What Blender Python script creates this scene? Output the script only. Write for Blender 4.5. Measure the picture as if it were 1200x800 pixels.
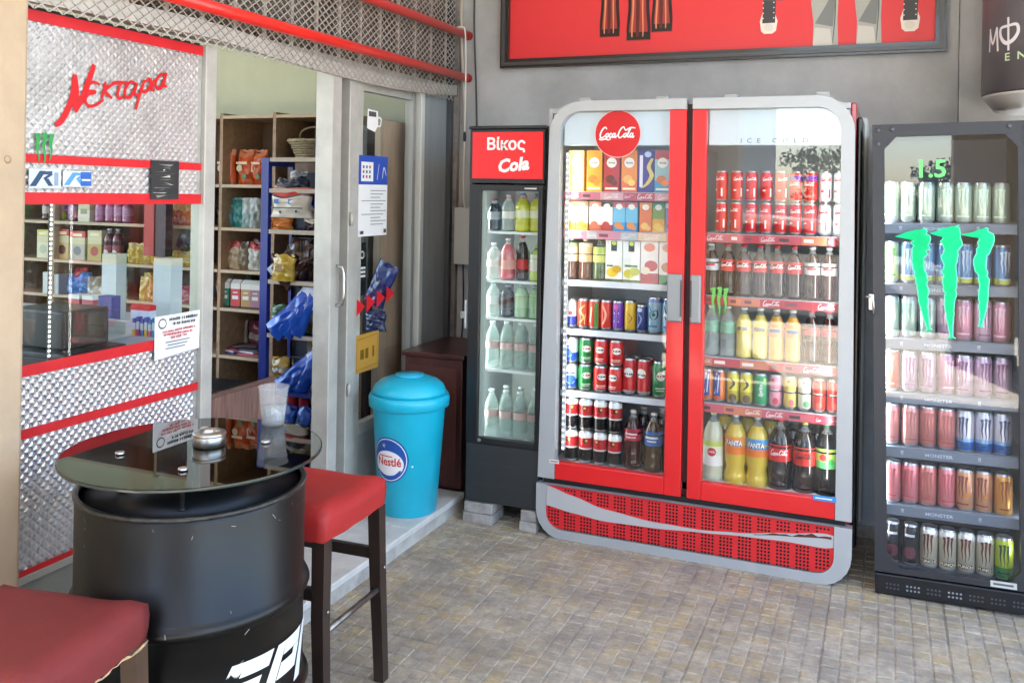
import bpy, bmesh, math, random
from mathutils import Vector, Matrix
for o in list(bpy.data.objects): bpy.data.objects.remove(o)
scene = bpy.context.scene
COL = scene.collection
R = math.radians
# ------------------------------------------------------------ camera
EYE = 1.6; YAW = R(22.5); ROLL = R(0.95); FPX = 1062.0; HORIZON = 222.7
cam = bpy.data.cameras.new('camera'); camo = bpy.data.objects.new('camera', cam); COL.objects.link(camo)
cam.sensor_width = 36.0; cam.lens = 36.0*FPX/1200.0; cam.clip_start = 0.05; cam.clip_end = 800.0
cam.shift_y = -(400.0-HORIZON)/1200.0
fwd = Vector((-math.sin(YAW), math.cos(YAW), 0)); rgt0 = Vector((math.cos(YAW), math.sin(YAW), 0)); up0 = Vector((0, 0, 1))
rgt = rgt0*math.cos(ROLL)+up0*math.sin(ROLL); upv = -rgt0*math.sin(ROLL)+up0*math.cos(ROLL)
camo.matrix_world = Matrix(((rgt.x, upv.x, -fwd.x, 0), (rgt.y, upv.y, -fwd.y, 0), (rgt.z, upv.z, -fwd.z, EYE), (0, 0, 0, 1)))
scene.camera = camo
# ------------------------------------------------------------ sky, sun, exposure
SUN_EL = R(64); SUN_AZ = R(200)          # compass style: 0 = +Y, 90 = +X
world = bpy.data.worlds.new('World'); scene.world = world; world.use_nodes = True
wn = world.node_tree.nodes; wl = world.node_tree.links
sky = wn.new('ShaderNodeTexSky'); sky.sky_type = 'NISHITA'; sky.sun_disc = False
sky.sun_elevation = SUN_EL; sky.sun_rotation = SUN_AZ
wn['Background'].inputs['Strength'].default_value = 0.15
wl.new(sky.outputs['Color'], wn['Background'].inputs['Color'])
sl = bpy.data.lights.new('sun', 'SUN'); sl.energy = 5.0; sl.angle = R(0.5); sl.color = (1.0, 0.93, 0.82)
so = bpy.data.objects.new('sun', sl); COL.objects.link(so)
sd = Vector((math.sin(SUN_AZ)*math.cos(SUN_EL), math.cos(SUN_AZ)*math.cos(SUN_EL), math.sin(SUN_EL)))
so.rotation_euler = sd.to_track_quat('Z', 'Y').to_euler(); so.location = (0, -6, 12)
vs = scene.view_settings; vs.view_transform = 'Standard'; vs.look = 'None'; vs.gamma = 1.0; vs.exposure = 3.03; vs.use_curve_mapping = False
cy = scene.cycles; cy.use_denoising = True; cy.max_bounces = 10; cy.diffuse_bounces = 6; cy.glossy_bounces = 4; cy.transparent_max_bounces = 24
cy.transmission_bounces = 6; cy.sample_clamp_indirect = 6.0; cy.caustics_reflective = False; cy.caustics_refractive = False
cy.use_adaptive_sampling = False
try: cy.denoiser = 'OPENIMAGEDENOISE'; cy.denoising_input_passes = 'RGB_ALBEDO_NORMAL'
except Exception: pass

# ------------------------------------------------------------ helpers
rnd = random.Random(7)
def pt(u, v, ax, k):
    """where the sight line through a spot of the 1200 px wide photo meets the plane X, Y or Z = k"""
    x = u-600.0; y = -(v-HORIZON); c, s = math.cos(ROLL), math.sin(ROLL)
    q = fwd*FPX+rgt0*(x*c-y*s)+up0*(x*s+y*c); i = 'XYZ'.index(ax); o = Vector((0, 0, EYE))
    return o+q*((k-o[i])/q[i])
def px(u, Y, v=400): return pt(u, v, 'Y', Y).x
def pz(u, v, Y): return pt(u, v, 'Y', Y).z
def sy(u, v=300, X=-2.35): return pt(u, v, 'X', X).y
def sz(u, v, X=-2.35): return pt(u, v, 'X', X).z
def lin(h):
    if not isinstance(h, str): return tuple(h)
    h = h.lstrip('#'); o = []
    for i in (0, 2, 4):
        a = int(h[i:i+2], 16)/255.0; o.append(a/12.92 if a <= 0.04045 else ((a+0.055)/1.055)**2.4)
    return tuple(o)
MATS = {}
def mat(col, rough=0.5, metal=0.0, var=0.0, vscale=6.0, bump=0.0, bscale=60.0, coat=0.0, col2=None, spec=0.5, emit=0.0, name=None, detail=4.0, trans=0.0, stretch=None, sub=0.0):
    key = (col if isinstance(col, str) else tuple(col), rough, metal, var, vscale, bump, bscale, coat, col2, spec, emit, trans, stretch)
    if key in MATS: return MATS[key]
    m = bpy.data.materials.new(name or 'surface'); m.use_nodes = True; nt = m.node_tree; N = nt.nodes; L = nt.links; b = N['Principled BSDF']
    c = lin(col); b.inputs['Base Color'].default_value = (*c, 1); b.inputs['Roughness'].default_value = rough; b.inputs['Metallic'].default_value = metal
    b.inputs['Specular IOR Level'].default_value = spec; b.inputs['Coat Weight'].default_value = coat; b.inputs['Coat Roughness'].default_value = 0.08
    b.inputs['Transmission Weight'].default_value = trans
    if emit: b.inputs['Emission Color'].default_value = (*c, 1); b.inputs['Emission Strength'].default_value = emit
    if var or bump:
        tc = N.new('ShaderNodeTexCoord'); vec = tc.outputs['Object']
        if stretch:
            mp = N.new('ShaderNodeMapping'); mp.inputs['Scale'].default_value = stretch; L.new(vec, mp.inputs['Vector']); vec = mp.outputs['Vector']
    if var:
        n = N.new('ShaderNodeTexNoise'); n.inputs['Scale'].default_value = vscale; n.inputs['Detail'].default_value = detail+2; n.inputs['Roughness'].default_value = 0.62; L.new(vec, n.inputs['Vector'])
        r = N.new('ShaderNodeValToRGB'); L.new(n.outputs['Fac'], r.inputs['Fac'])
        c2 = lin(col2) if col2 else tuple(x*(1-var) for x in c)
        r.color_ramp.elements[0].position = 0.36; r.color_ramp.elements[1].position = 0.64
        r.color_ramp.elements[0].color = (*c2, 1); r.color_ramp.elements[1].color = (*(c if col2 else tuple(min(1, x*(1+var*0.6)) for x in c)), 1)
        L.new(r.outputs['Color'], b.inputs['Base Color'])
        mr = N.new('ShaderNodeMapRange'); mr.inputs['To Min'].default_value = max(0.03, rough-0.08); mr.inputs['To Max'].default_value = min(1, rough+0.1); L.new(n.outputs['Fac'], mr.inputs['Value']); L.new(mr.outputs['Result'], b.inputs['Roughness'])
    if bump:
        n2 = N.new('ShaderNodeTexNoise'); n2.inputs['Scale'].default_value = bscale; n2.inputs['Detail'].default_value = 5; L.new(vec, n2.inputs['Vector'])
        bp = N.new('ShaderNodeBump'); bp.inputs['Strength'].default_value = bump; bp.inputs['Distance'].default_value = 0.01; L.new(n2.outputs['Fac'], bp.inputs['Height']); L.new(bp.outputs['Normal'], b.inputs['Normal'])
    MATS[key] = m; return m
def glass_mat(tint=(1, 1, 1), base=0.05, rough=0.0, name='clear_glass', gain=0.95):
    key = ('glass', tint, base, rough)
    if key in MATS: return MATS[key]
    m = bpy.data.materials.new(name); m.use_nodes = True; nt = m.node_tree; N = nt.nodes; L = nt.links; N.remove(N['Principled BSDF'])
    t = N.new('ShaderNodeBsdfTransparent'); t.inputs['Color'].default_value = (*tint, 1); g = N.new('ShaderNodeBsdfGlossy'); g.inputs['Roughness'].default_value = rough
    lw = N.new('ShaderNodeLayerWeight'); lw.inputs['Blend'].default_value = 0.5
    p = N.new('ShaderNodeMath'); p.operation = 'POWER'; p.inputs[1].default_value = 4.0; L.new(lw.outputs['Facing'], p.inputs[0])
    a = N.new('ShaderNodeMath'); a.operation = 'MULTIPLY_ADD'; a.inputs[1].default_value = gain-base; a.inputs[2].default_value = base; L.new(p.outputs[0], a.inputs[0])
    mx = N.new('ShaderNodeMixShader'); L.new(a.outputs[0], mx.inputs['Fac']); L.new(t.outputs[0], mx.inputs[1]); L.new(g.outputs[0], mx.inputs[2])
    L.new(mx.outputs[0], N['Material Output'].inputs['Surface']); MATS[key] = m; return m

class MB:
    """collects shapes; every face remembers its material"""
    def __init__(s): s.v = []; s.f = []; s.m = []; s.sm = []; s.mats = []
    def mi(s, m):
        if m not in s.mats: s.mats.append(m)
        return s.mats.index(m)
    def add(s, vs, fs, m, smooth=False):
        o = len(s.v); s.v += [tuple(p) for p in vs]; k = s.mi(m)
        for f in fs: s.f.append([i+o for i in f]); s.m.append(k); s.sm.append(smooth)
        return s
    def box(s, x0, x1, y0, y1, z0, z1, m, bev=0.0):
        if bev <= 0:
            vs = [(x0, y0, z0), (x1, y0, z0), (x1, y1, z0), (x0, y1, z0), (x0, y0, z1), (x1, y0, z1), (x1, y1, z1), (x0, y1, z1)]
            return s.add(vs, [(0, 3, 2, 1), (4, 5, 6, 7), (0, 1, 5, 4), (1, 2, 6, 5), (2, 3, 7, 6), (3, 0, 4, 7)], m)
        bm = bmesh.new(); bmesh.ops.create_cube(bm, size=1)
        for v in bm.verts: v.co = Vector(((x0+x1)/2+v.co.x*(x1-x0), (y0+y1)/2+v.co.y*(y1-y0), (z0+z1)/2+v.co.z*(z1-z0)))
        bmesh.ops.bevel(bm, geom=bm.edges[:], offset=bev, segments=2, profile=0.5, affect='EDGES')
        bm.verts.index_update(); s.add([v.co[:] for v in bm.verts], [[v.index for v in f.verts] for f in bm.faces], m, False); bm.free(); return s
    def lathe(s, prof, m, seg=24, c=(0, 0), smooth=True, capb=True, capt=True):
        """prof: (radius, z) upward, or (radius, z, material) where the material holds up to the next ring"""
        n = len(prof); o = len(s.v)
        for p in prof:
            for k in range(seg):
                a = 2*math.pi*k/seg; s.v.append((c[0]+p[0]*math.cos(a), c[1]+p[0]*math.sin(a), p[1]))
        for i in range(n-1):
            mm = prof[i][2] if len(prof[i]) > 2 else m; mk = s.mi(mm)
            for k in range(seg):
                s.f.append([o+i*seg+k, o+i*seg+(k+1) % seg, o+(i+1)*seg+(k+1) % seg, o+(i+1)*seg+k]); s.m.append(mk); s.sm.append(smooth)
        if capb: s.f.append([o+k for k in reversed(range(seg))]); s.m.append(s.mi(prof[0][2] if len(prof[0]) > 2 else m)); s.sm.append(False)
        if capt: s.f.append([o+(n-1)*seg+k for k in range(seg)]); s.m.append(s.mi(prof[-1][2] if len(prof[-1]) > 2 else m)); s.sm.append(False)
        return s
    def tube(s, path, r, m, seg=8, closed=False):
        P_ = [Vector(p) for p in path]; n = len(P_); o = len(s.v); rr = r if isinstance(r, (list, tuple)) else [r]*n; ref = None
        for i, p in enumerate(P_):
            a = P_[max(0, i-1)] if not closed else P_[i-1]; b = P_[min(n-1, i+1)] if not closed else P_[(i+1) % n]
            t = (b-a).normalized()
            if ref is None: ref = Vector((0, 0, 1)) if abs(t.z) < 0.9 else Vector((1, 0, 0))
            x = t.cross(ref).normalized(); y = x.cross(t).normalized(); ref = y
            for k in range(seg):
                an = 2*math.pi*k/seg; s.v.append(tuple(p+x*(rr[i]*math.cos(an))+y*(rr[i]*math.sin(an))))
        mk = s.mi(m)
        for i in range(n if closed else n-1):
            j = (i+1) % n
            for k in range(seg): s.f.append([o+i*seg+k, o+j*seg+k, o+j*seg+(k+1) % seg, o+i*seg+(k+1) % seg]); s.m.append(mk); s.sm.append(True)
        if not closed:
            s.f.append([o+k for k in range(seg)]); s.m.append(mk); s.sm.append(False)
            s.f.append([o+(n-1)*seg+k for k in reversed(range(seg))]); s.m.append(mk); s.sm.append(False)
        return s
    def strip(s, A, B, d, m, fn, close=False):
        """plate between two matching 2-D paths A and B, thickness d behind the face; fn(a,b,depth)->3-D"""
        n = len(A); o = len(s.v); mk = s.mi(m)
        for dep in (0, d):
            for p in A: s.v.append(tuple(fn(p[0], p[1], dep)))
            for p in B: s.v.append(tuple(fn(p[0], p[1], dep)))
        a0, b0, a1, b1 = o, o+n, o+2*n, o+3*n
        for i in range(n-1 if not close else n):
            j = (i+1) % n
            for q in ([a0+i, a0+j, b0+j, b0+i], [a1+j, a1+i, b1+i, b1+j], [a0+j, a0+i, a1+i, a1+j], [b0+i, b0+j, b1+j, b1+i]): s.f.append(q); s.m.append(mk); s.sm.append(False)
        if not close:
            for i in (0, n-1): s.f.append([a0+i, b0+i, b1+i, a1+i]); s.m.append(mk); s.sm.append(False)
        return s
    def plate(s, poly, d, m, fn):
        n = len(poly); vs = [fn(a, b, 0) for a, b in poly]+[fn(a, b, d) for a, b in poly]
        return s.add(vs, [list(range(n)), list(reversed(range(n, 2*n)))]+[[i, i+n, (i+1) % n+n, (i+1) % n] for i in range(n)], m)
    def mesh(s, name, fix=True):
        me = bpy.data.meshes.new(name); me.from_pydata(s.v, [], s.f)
        for m in s.mats: me.materials.append(m)
        me.polygons.foreach_set('material_index', s.m); me.polygons.foreach_set('use_smooth', s.sm)
        if fix:
            bm = bmesh.new(); bm.from_mesh(me); bmesh.ops.recalc_face_normals(bm, faces=bm.faces[:]); bm.to_mesh(me); bm.free()
        me.update(); return me
def obj(name, data, parent=None, loc=(0, 0, 0), rot=(0, 0, 0), fix=True):
    if isinstance(data, MB): data = data.mesh(name, fix)
    o = bpy.data.objects.new(name, data); COL.objects.link(o); o.location = loc; o.rotation_euler = rot
    if parent is not None: o.parent = parent
    return o
LABELS = set()
def tag(o, label, cat, group=None):
    if label in LABELS and not group: print('DUP LABEL', label)
    LABELS.add(label); o['label'] = label; o['category'] = cat
    if group: o['group'] = group
    return o
def thing(name, label, cat, loc=(0, 0, 0), rot=(0, 0, 0), group=None):
    o = bpy.data.objects.new(name, None); o.empty_display_size = 0.05; COL.objects.link(o); o.location = loc
    o.rotation_euler = rot if isinstance(rot, (tuple, list)) else (0, 0, rot); return tag(o, label, cat, group)
def struct(name, data, parent=None, kind='structure', **k):
    o = obj(name, data, parent, **k); o['kind'] = kind; return o
def bx(name, parent, dims, m, bev=0.0, **k): return obj(name, MB().box(*dims, m, bev), parent, **k)
FRONT = lambda y0: (lambda a, b, d: (a, y0+d, b))        # faces -Y; a to the right, b up, d inwards
SIDE = lambda x0: (lambda a, b, d: (x0-d, a, b))         # faces +X; a = Y, b = Z
def crom(P_, n=6):
    P_ = [Vector((*p, 0)[:3]) if len(p) == 2 else Vector(p) for p in P_]; out = []
    if len(P_) < 3: return P_
    for i in range(len(P_)-1):
        p0 = P_[max(0, i-1)]; p1 = P_[i]; p2 = P_[i+1]; p3 = P_[min(len(P_)-1, i+2)]
        for k in range(n):
            t = k/n; out.append(0.5*((2*p1)+(p2-p0)*t+(2*p0-5*p1+4*p2-p3)*t*t+(3*p1-p0-3*p2+p3)*t**3))
    out.append(P_[-1]); return out
# flat print: lists of (points, faces, material), laid on any surface
def ribbon(P_, w, m, n=6, taper=0.55):
    C = crom(P_, n); N_ = len(C); vs = []; fs = []
    for i, p in enumerate(C):
        t = (C[min(N_-1, i+1)]-C[max(0, i-1)]); t = t.normalized() if t.length > 1e-9 else Vector((1, 0, 0)); q = Vector((-t.y, t.x, 0))
        s = i/max(1, N_-1); ww = w(s) if callable(w) else w*(taper+(1-taper)*math.sin(math.pi*min(1, max(0, s*0.9+0.05))))
        vs += [(p.x+q.x*ww/2, p.y+q.y*ww/2), (p.x-q.x*ww/2, p.y-q.y*ww/2)]
        if i: fs.append((2*i-2, 2*i-1, 2*i+1, 2*i))
    return (vs, fs, m)
def disc(cx, cz, rx, m, rz=None, seg=20, rings=2):
    rz = rz or rx; vs = [(cx, cz)]; fs = []
    for r in range(1, rings+1):
        for k in range(seg): a = 2*math.pi*k/seg; vs.append((cx+rx*r/rings*math.cos(a), cz+rz*r/rings*math.sin(a)))
    for k in range(seg): fs.append((0, 1+k, 1+(k+1) % seg))
    for r in range(rings-1):
        for k in range(seg): a = 1+r*seg+k; b = 1+r*seg+(k+1) % seg; fs.append((a, a+seg, b+seg, b))
    return (vs, fs, m)
def rect(x0, x1, z0, z1, m, n=1):
    vs = []; fs = []
    for i in range(n+1): x = x0+(x1-x0)*i/n; vs += [(x, z0), (x, z1)]
    for i in range(n): fs.append((2*i, 2*i+2, 2*i+3, 2*i+1))
    return (vs, fs, m)
def poly(P_, m): return (list(P_), [list(range(len(P_)))], m)
TXT = {}
def txt(s, size, cx, cz, m, bold=0.0, shear=0.0, sx=1.0, rot=0.0, align='C', space=1.0):
    key = (s, bold, shear, space)
    if key not in TXT:
        cu = bpy.data.curves.new('lettering', 'FONT'); cu.body = s; cu.size = 1.0; cu.offset = bold; cu.shear = shear; cu.space_character = space; cu.resolution_u = 2; cu.fill_mode = 'FRONT'
        o = bpy.data.objects.new('lettering', cu); COL.objects.link(o)
        me = bpy.data.meshes.new_from_object(o.evaluated_get(bpy.context.evaluated_depsgraph_get()))
        V = [(v.co.x, v.co.y) for v in me.vertices]; F_ = [tuple(p.vertices) for p in me.polygons]
        bpy.data.objects.remove(o); bpy.data.curves.remove(cu); bpy.data.meshes.remove(me)
        xs = [v[0] for v in V] or [0]; ys = [v[1] for v in V] or [0]; mx, my = (min(xs)+max(xs))/2, (min(ys)+max(ys))/2; h = max(1e-6, max(ys)-min(ys)); x0 = min(xs)
        TXT[key] = ([((x-mx), (y-my)) for x, y in V], F_, h, (max(xs)-min(xs)))
    V, F_, h, w = TXT[key]; k = size/h; c, s_ = math.cos(rot), math.sin(rot); vs = []
    for x, y in V:
        x = x*k*sx; y = y*k
        if align == 'L': x += w*k*sx/2
        vs.append((cx+x*c-y*s_, cz+x*s_+y*c))
    return (vs, F_, m)
SCRIPT = [[(1.55, 2.0), (1.25, 2.45), (.75, 2.3), (.3, 1.5), (.1, .6), (.35, .02), (.85, .02), (1.4, .55)], [(.2, -.1), (.1, -.45), (.7, -.5), (1.6, -.35), (2.3, -.55), (2.9, -.3)],
          [(1.95, 1.0), (1.6, .8), (1.5, .35), (1.75, .05), (2.1, .3), (2.2, .8), (1.95, 1.0), (2.3, .85)], [(2.95, .8), (2.75, 1.02), (2.45, .6), (2.5, .12), (2.8, .05), (3.15, .4)],
          [(3.82, .9), (3.5, 1.0), (3.2, .6), (3.28, .08), (3.58, .12), (3.84, .65)], [(3.92, 1.05), (3.8, .45), (3.9, .05), (4.1, .1), (4.28, .4)], [(4.25, .5), (4.65, .58)],
          [(6.05, 2.0), (5.8, 2.5), (5.3, 2.3), (4.85, 1.5), (4.65, .6), (4.9, .02), (5.4, .02), (5.95, .55)], [(6.0, 2.1), (6.4, 1.75), (7.0, 2.1), (7.7, 2.35), (8.7, 2.25)],
          [(6.45, 1.0), (6.1, .8), (6.0, .35), (6.25, .05), (6.6, .3), (6.7, .8), (6.45, 1.0), (6.85, .85)], [(6.95, .5), (7.3, 1.5), (7.5, 2.1), (7.4, 2.3), (7.15, 1.4), (7.0, .4), (7.15, .05), (7.45, .3)],
          [(8.22, .9), (7.9, 1.0), (7.6, .6), (7.68, .08), (7.98, .12), (8.24, .65)], [(8.32, 1.05), (8.2, .45), (8.3, .05), (8.5, .1), (8.68, .4)]]
def script(cx, cz, width, m, w=0.34, n=4):
    k = width/8.8; out = []
    for st in SCRIPT: out.append(ribbon([((x-4.4+.12*(y-1))*k+cx, (y-1)*k+cz) for x, y in st], w*k, m, n))
    return out
def claw(cx, cz, w, h, m, jag=0.0, seed=1, n=5):
    """three torn vertical gashes"""
    q = random.Random(seed); out = []
    for j, (dx, top, bot, lean) in enumerate(((-.33, .46, -.40, .10), (.0, .5, -.5, -.02), (.33, .47, -.36, -.10))):
        A = []
        for i in range(n+1):
            t = i/n; A.append((cx+w*(dx+lean*t*.55+.035*math.sin(t*9+j)), cz+h*(top+(bot-top)*t)))
        out.append(ribbon(A, lambda s, w=w: w*.2*(1.0-.88*s**1.4)*(1+jag*(q.random()-.5)), m, 4))
        out.append(poly([(cx+w*(dx-.17), cz+h*(top-.035)), (cx+w*(dx-.07), cz+h*(top+.02)), (cx+w*(dx+.12), cz+h*(top+.03)), (cx+w*(dx+.13), cz+h*(top-.06)), (cx+w*(dx-.06), cz+h*(top-.07))], m))
    return out
def printed(name, prints, fn, parent, off=0.001, loc=(0, 0, 0)):
    b = MB(); i = 0
    for p in prints:
        for q in (p if isinstance(p, list) else [p]): b.add([fn(x, z, -off-.00025*(i % 40)-(1.2e-5*k if len(q[1]) == len(q[0])//2-1 else 0)) for k, (x, z) in enumerate(q[0])], q[1], q[2]); i += 1
    return obj(name, b, parent, loc, fix=False)
def CYL(r): return lambda a, z, d: ((r-d)*math.sin(a/r), -(r-d)*math.cos(a/r), z)
ORD = ['first', 'second', 'third', 'fourth', 'fifth', 'sixth', 'seventh', 'eighth', 'ninth', 'tenth', 'eleventh', 'twelfth', 'thirteenth', 'fourteenth']
NUM = ['zero', 'one', 'two', 'three', 'four', 'five', 'six', 'seven', 'eight']
# common finishes
ALU = mat('#bbb9b1', 0.45, 0.2, var=.14, vscale=6, name='painted_aluminium')
CHROME = mat('#c9c9c9', 0.22, 1.0, name='steel'); BLACK = mat('#0c0c0e', 0.4, name='black_plastic'); DARK = mat('#26282b', 0.45, name='charcoal')
WHITE = mat('#e6e6e4', 0.5, name='white'); REDP = mat('#d81f22', 0.35, name='red_paint'); GLASS = glass_mat((.97, .99, .98), .045)
# ------------------------------------------------------------ ground, porch floor, ceiling
asph = mat((.055, .055, .058), 0.85, var=.25, vscale=3, bump=.4, bscale=120, name='asphalt')
struct('ground', MB().add([(-150, -150, -.13), (150, -150, -.13), (150, 150, -.13), (-150, 150, -.13)], [(0, 1, 2, 3)], asph))
def paving_mat():
    m = bpy.data.materials.new('worn_relief_paving'); m.use_nodes = True; nt = m.node_tree; N = nt.nodes; L = nt.links; b = N['Principled BSDF']
    g = N.new('ShaderNodeNewGeometry'); at = N.new('ShaderNodeAttribute'); at.attribute_name = 'tone'; at.attribute_type = 'GEOMETRY'
    oi = N.new('ShaderNodeObjectInfo')
    def noise(scale, det=5, rough=.6):
        n = N.new('ShaderNodeTexNoise'); n.inputs['Scale'].default_value = scale; n.inputs['Detail'].default_value = det; n.inputs['Roughness'].default_value = rough; L.new(g.outputs['Position'], n.inputs['Vector']); return n.outputs['Fac']
    def ramp(fac, stops):
        r = N.new('ShaderNodeValToRGB'); L.new(fac, r.inputs['Fac']); e = r.color_ramp.elements
        e[0].position, e[0].color = stops[0][0], (*stops[0][1], 1); e[1].position, e[1].color = stops[-1][0], (*stops[-1][1], 1)
        for p, c in stops[1:-1]: q = e.new(p); q.color = (*c, 1)
        return r.outputs['Color']
    def mixc(fac, a, c):
        x = N.new('ShaderNodeMix'); x.data_type = 'RGBA'; L.new(fac, x.inputs['Factor']); L.new(a, x.inputs[6]); L.new(c, x.inputs[7]); return x.outputs[2]
    def math2(op, a, c, clamp=True):
        x = N.new('ShaderNodeMath'); x.operation = op; x.use_clamp = clamp
        for i, q in enumerate((a, c)):
            if isinstance(q, (int, float)): x.inputs[i].default_value = q
            else: L.new(q, x.inputs[i])
        return x.outputs[0]
    base = ramp(noise(26, 8, .7), [(.25, (.22, .20, .17)), (.5, (.42, .38, .315)), (.75, (.60, .55, .46))])
    ochre = ramp(noise(60, 5), [(.3, (.34, .245, .10)), (.7, (.58, .44, .20))])
    # stud by stud: how much of the ochre colour has survived, in patches
    patch = ramp(noise(1.7, 3), [(.34, (0, 0, 0)), (.52, (1, 1, 1))])
    sel = math2('MULTIPLY', at.outputs['Fac'], patch); sel = math2('MULTIPLY', sel, ramp(noise(90, 3), [(.35, (.25,)*3), (.6, (1, 1, 1))]))
    c1 = mixc(sel, base, ochre)
    dirt = ramp(noise(5, 8, .75), [(.40, (.0,)*3), (.66, (.8,)*3)]); dc = N.new('ShaderNodeRGB'); dc.outputs[0].default_value = (.19, .175, .155, 1)
    c2 = mixc(dirt, c1, dc.outputs[0])
    L.new(c2, b.inputs['Base Color'])
    rr = N.new('ShaderNodeMapRange'); L.new(noise(9), rr.inputs['Value']); rr.inputs['To Min'].default_value = .42; rr.inputs['To Max'].default_value = .8; L.new(rr.outputs['Result'], b.inputs['Roughness'])
    bp = N.new('ShaderNodeBump'); bp.inputs['Strength'].default_value = .55; bp.inputs['Distance'].default_value = .006; L.new(noise(150, 6), bp.inputs['Height']); L.new(bp.outputs['Normal'], b.inputs['Normal'])
    return m
PAVE = paving_mat()
grout = mat((.24, .225, .195), .85, var=.3, vscale=14, bump=.5, bscale=160, name='grout')
floor = struct('floor', MB().box(-2.3, 3.2, -3.3, 4.9, -.2, -.012, grout))
TP = .414
def tile_mesh(seed):
    q = random.Random(seed); b = MB(); vs = []; tones = []; S = TP-.0014; n = 7; p = S/n
    b.box(-S/2, S/2, -S/2, S/2, -.012, -.0030, PAVE); tones += [.1]*8
    for i in range(n):
        for j in range(n):
            x0 = -S/2+p*i+.003; x1 = -S/2+p*(i+1)-.003; y0 = -S/2+p*j+.0026; y1 = -S/2+p*(j+1)-.0026
            h = q.uniform(-.0006, .0006) if q.random() > .15 else -.0016; e = .0026; t = q.choice((.2, .3, .8, .9, .5, .4))
            J = lambda: q.uniform(-.0012, .0012)
            vs = [(x0+J(), y0+J(), -.004), (x1+J(), y0+J(), -.004), (x1+J(), y1+J(), -.004), (x0+J(), y1+J(), -.004),
                  (x0+e+J(), y0+e+J(), h), (x1-e+J(), y0+e+J(), h), (x1-e+J(), y1-e+J(), h+J()*.5), (x0+e+J(), y1-e+J(), h)]
            b.add(vs, [(4, 5, 6, 7), (0, 1, 5, 4), (1, 2, 6, 5), (2, 3, 7, 6), (3, 0, 4, 7)], PAVE); tones += [t*.5]*4+[t]*4
    me = b.mesh('paving_tile', False); a = me.attributes.new('tone', 'FLOAT', 'POINT'); a.data.foreach_set('value', tones); return me
tiles = [tile_mesh(s) for s in range(5)]
for i in range(-2, 8):
    for j in range(-5, 4):
        cx = -1.43+TP*(i+.5); cy_ = 3.27+TP*(j+.5)
        if cx-TP/2 < -2.3 or cy_+TP/2 > 4.95: continue
        o = obj('paving_tile', rnd.choice(tiles), floor, (cx, cy_, rnd.uniform(-.001, .001)), (rnd.uniform(-.002, .002), rnd.uniform(-.002, .002), math.pi*rnd.choice((0, 1))))
outer = mat((.50, .455, .385), .7, var=.2, vscale=5, bump=.2, name='pavement_concrete')
struct('pavement', MB().box(-9, 8, -3.7, 1.18, -.16, -.004, outer)); struct('kerb', MB().box(-30, 30, -3.9, -3.702, -.16, .0, mat((.5, .49, .46), .7, var=.15), .015))
struct('side_pavement', MB().box(3.21, 8, 1.182, 9, -.16, -.006, outer))
plaster_w = mat((.82, .81, .78), .8, var=.06, vscale=3, name='ceiling_paint')
struct('ceiling', MB().box(-9, 1.9, -1.6, 5.1, 3.6, 4.0, plaster_w))  # unseen; put in to keep the sun off, height and edges set for daylight
# marble step
marble = mat((.62, .61, .58), .35, var=.18, vscale=7, detail=8, name='white_marble'); st = struct('step', MB().box(-2.6, -1.955, .6, 4.12, -.01, .05, grout))
for y0, y1 in ((.6, 1.55), (1.553, 2.55), (2.553, 3.58), (3.583, 4.125)): bx('marble_slab', st, (-2.5, -1.94, y0, y1, .052, .08), marble, .004)
for y0, y1 in ((.6, 2.4), (2.403, 4.12)): bx('riser', st, (-1.952, -1.944, y0, y1, -.008, .0515), mat((.45, .44, .41), .5, var=.3, vscale=9))
# ------------------------------------------------------------ porch back wall and pillars
gw = mat((.44, .445, .45), .75, var=.2, vscale=2.2, detail=7, bump=.12, bscale=25, name='grey_wall_paint')
t = thing('wall', 'grey painted wall behind the drinks coolers', 'wall', (0, 4.75, 0))
bx('wall_face', t, (-2.6, .30, .0, .25, -.01, 3.6), gw); bx('pilaster', t, (.302, 3.4, -.045, .25, -.01, 3.6), gw)
tan = mat((.47, .36, .245), .75, var=.10, vscale=4, bump=.15, bscale=45, name='tan_plaster')
t = thing('pillar', 'tan plastered pillar at the edge of the shop window', 'pillar', (-2.41, 1.55, 0))
bx('shaft', t, (-.19, .2, -.5, .262, -.01, 3.6), tan, .012); obj('chip', MB().lathe([(.011, 0), (.007, .002)], mat((.42, .3, .19), .9), 9), t, (.2005, .20, 1.66), (0, R(90), 0))
for x, lab in ((-1.72, 'tan square column at the street edge opposite the red cooler'), (.85, 'tan square column at the street edge opposite the black cooler')):
    t = thing('column', lab, 'column', (x, -1.9, 0)); bx('shaft', t, (-.27, .27, -.2, .2, .12, 3.6), tan, .01); bx('plinth', t, (-.29, .29, -.22, .22, -.004, .118), mat((.3, .29, .27), .6), .008)
# ------------------------------------------------------------ across the street (seen in the glass)
def facade(name, label, x0, x1, y, h, col):
    t = thing(name, label, 'building', ((x0+x1)/2, y, -.13)); w = (x1-x0)/2; cm = mat(col, .8, var=.1, vscale=.6); dk = mat((.05, .06, .07), .15); fr = mat((.6, .6, .57), .5)
    bx('wall', t, (-w, w, -6, 0, 0, h), cm); bx('roof', t, (-w-.2, w+.2, -6.2, .25, h, h+.25), mat((.5, .48, .45), .8))
    n = max(2, int(w*2/2.2))
    for f in range(int(h/3)):
        for k in range(n):
            x = -w+(k+.5)*2*w/n; a = bx('window', t, (x-.5, x+.5, .0, .05, f*3+.9, f*3+2.3), fr); bx('pane', a, (x-.43, x+.43, .051, .06, f*3+.97, f*3+2.23), dk)
    return t
facade('apartment_building', 'cream apartment block across the street with a row of windows', -14, -3.2, -15, 9.5, (.66, .62, .54))
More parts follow.
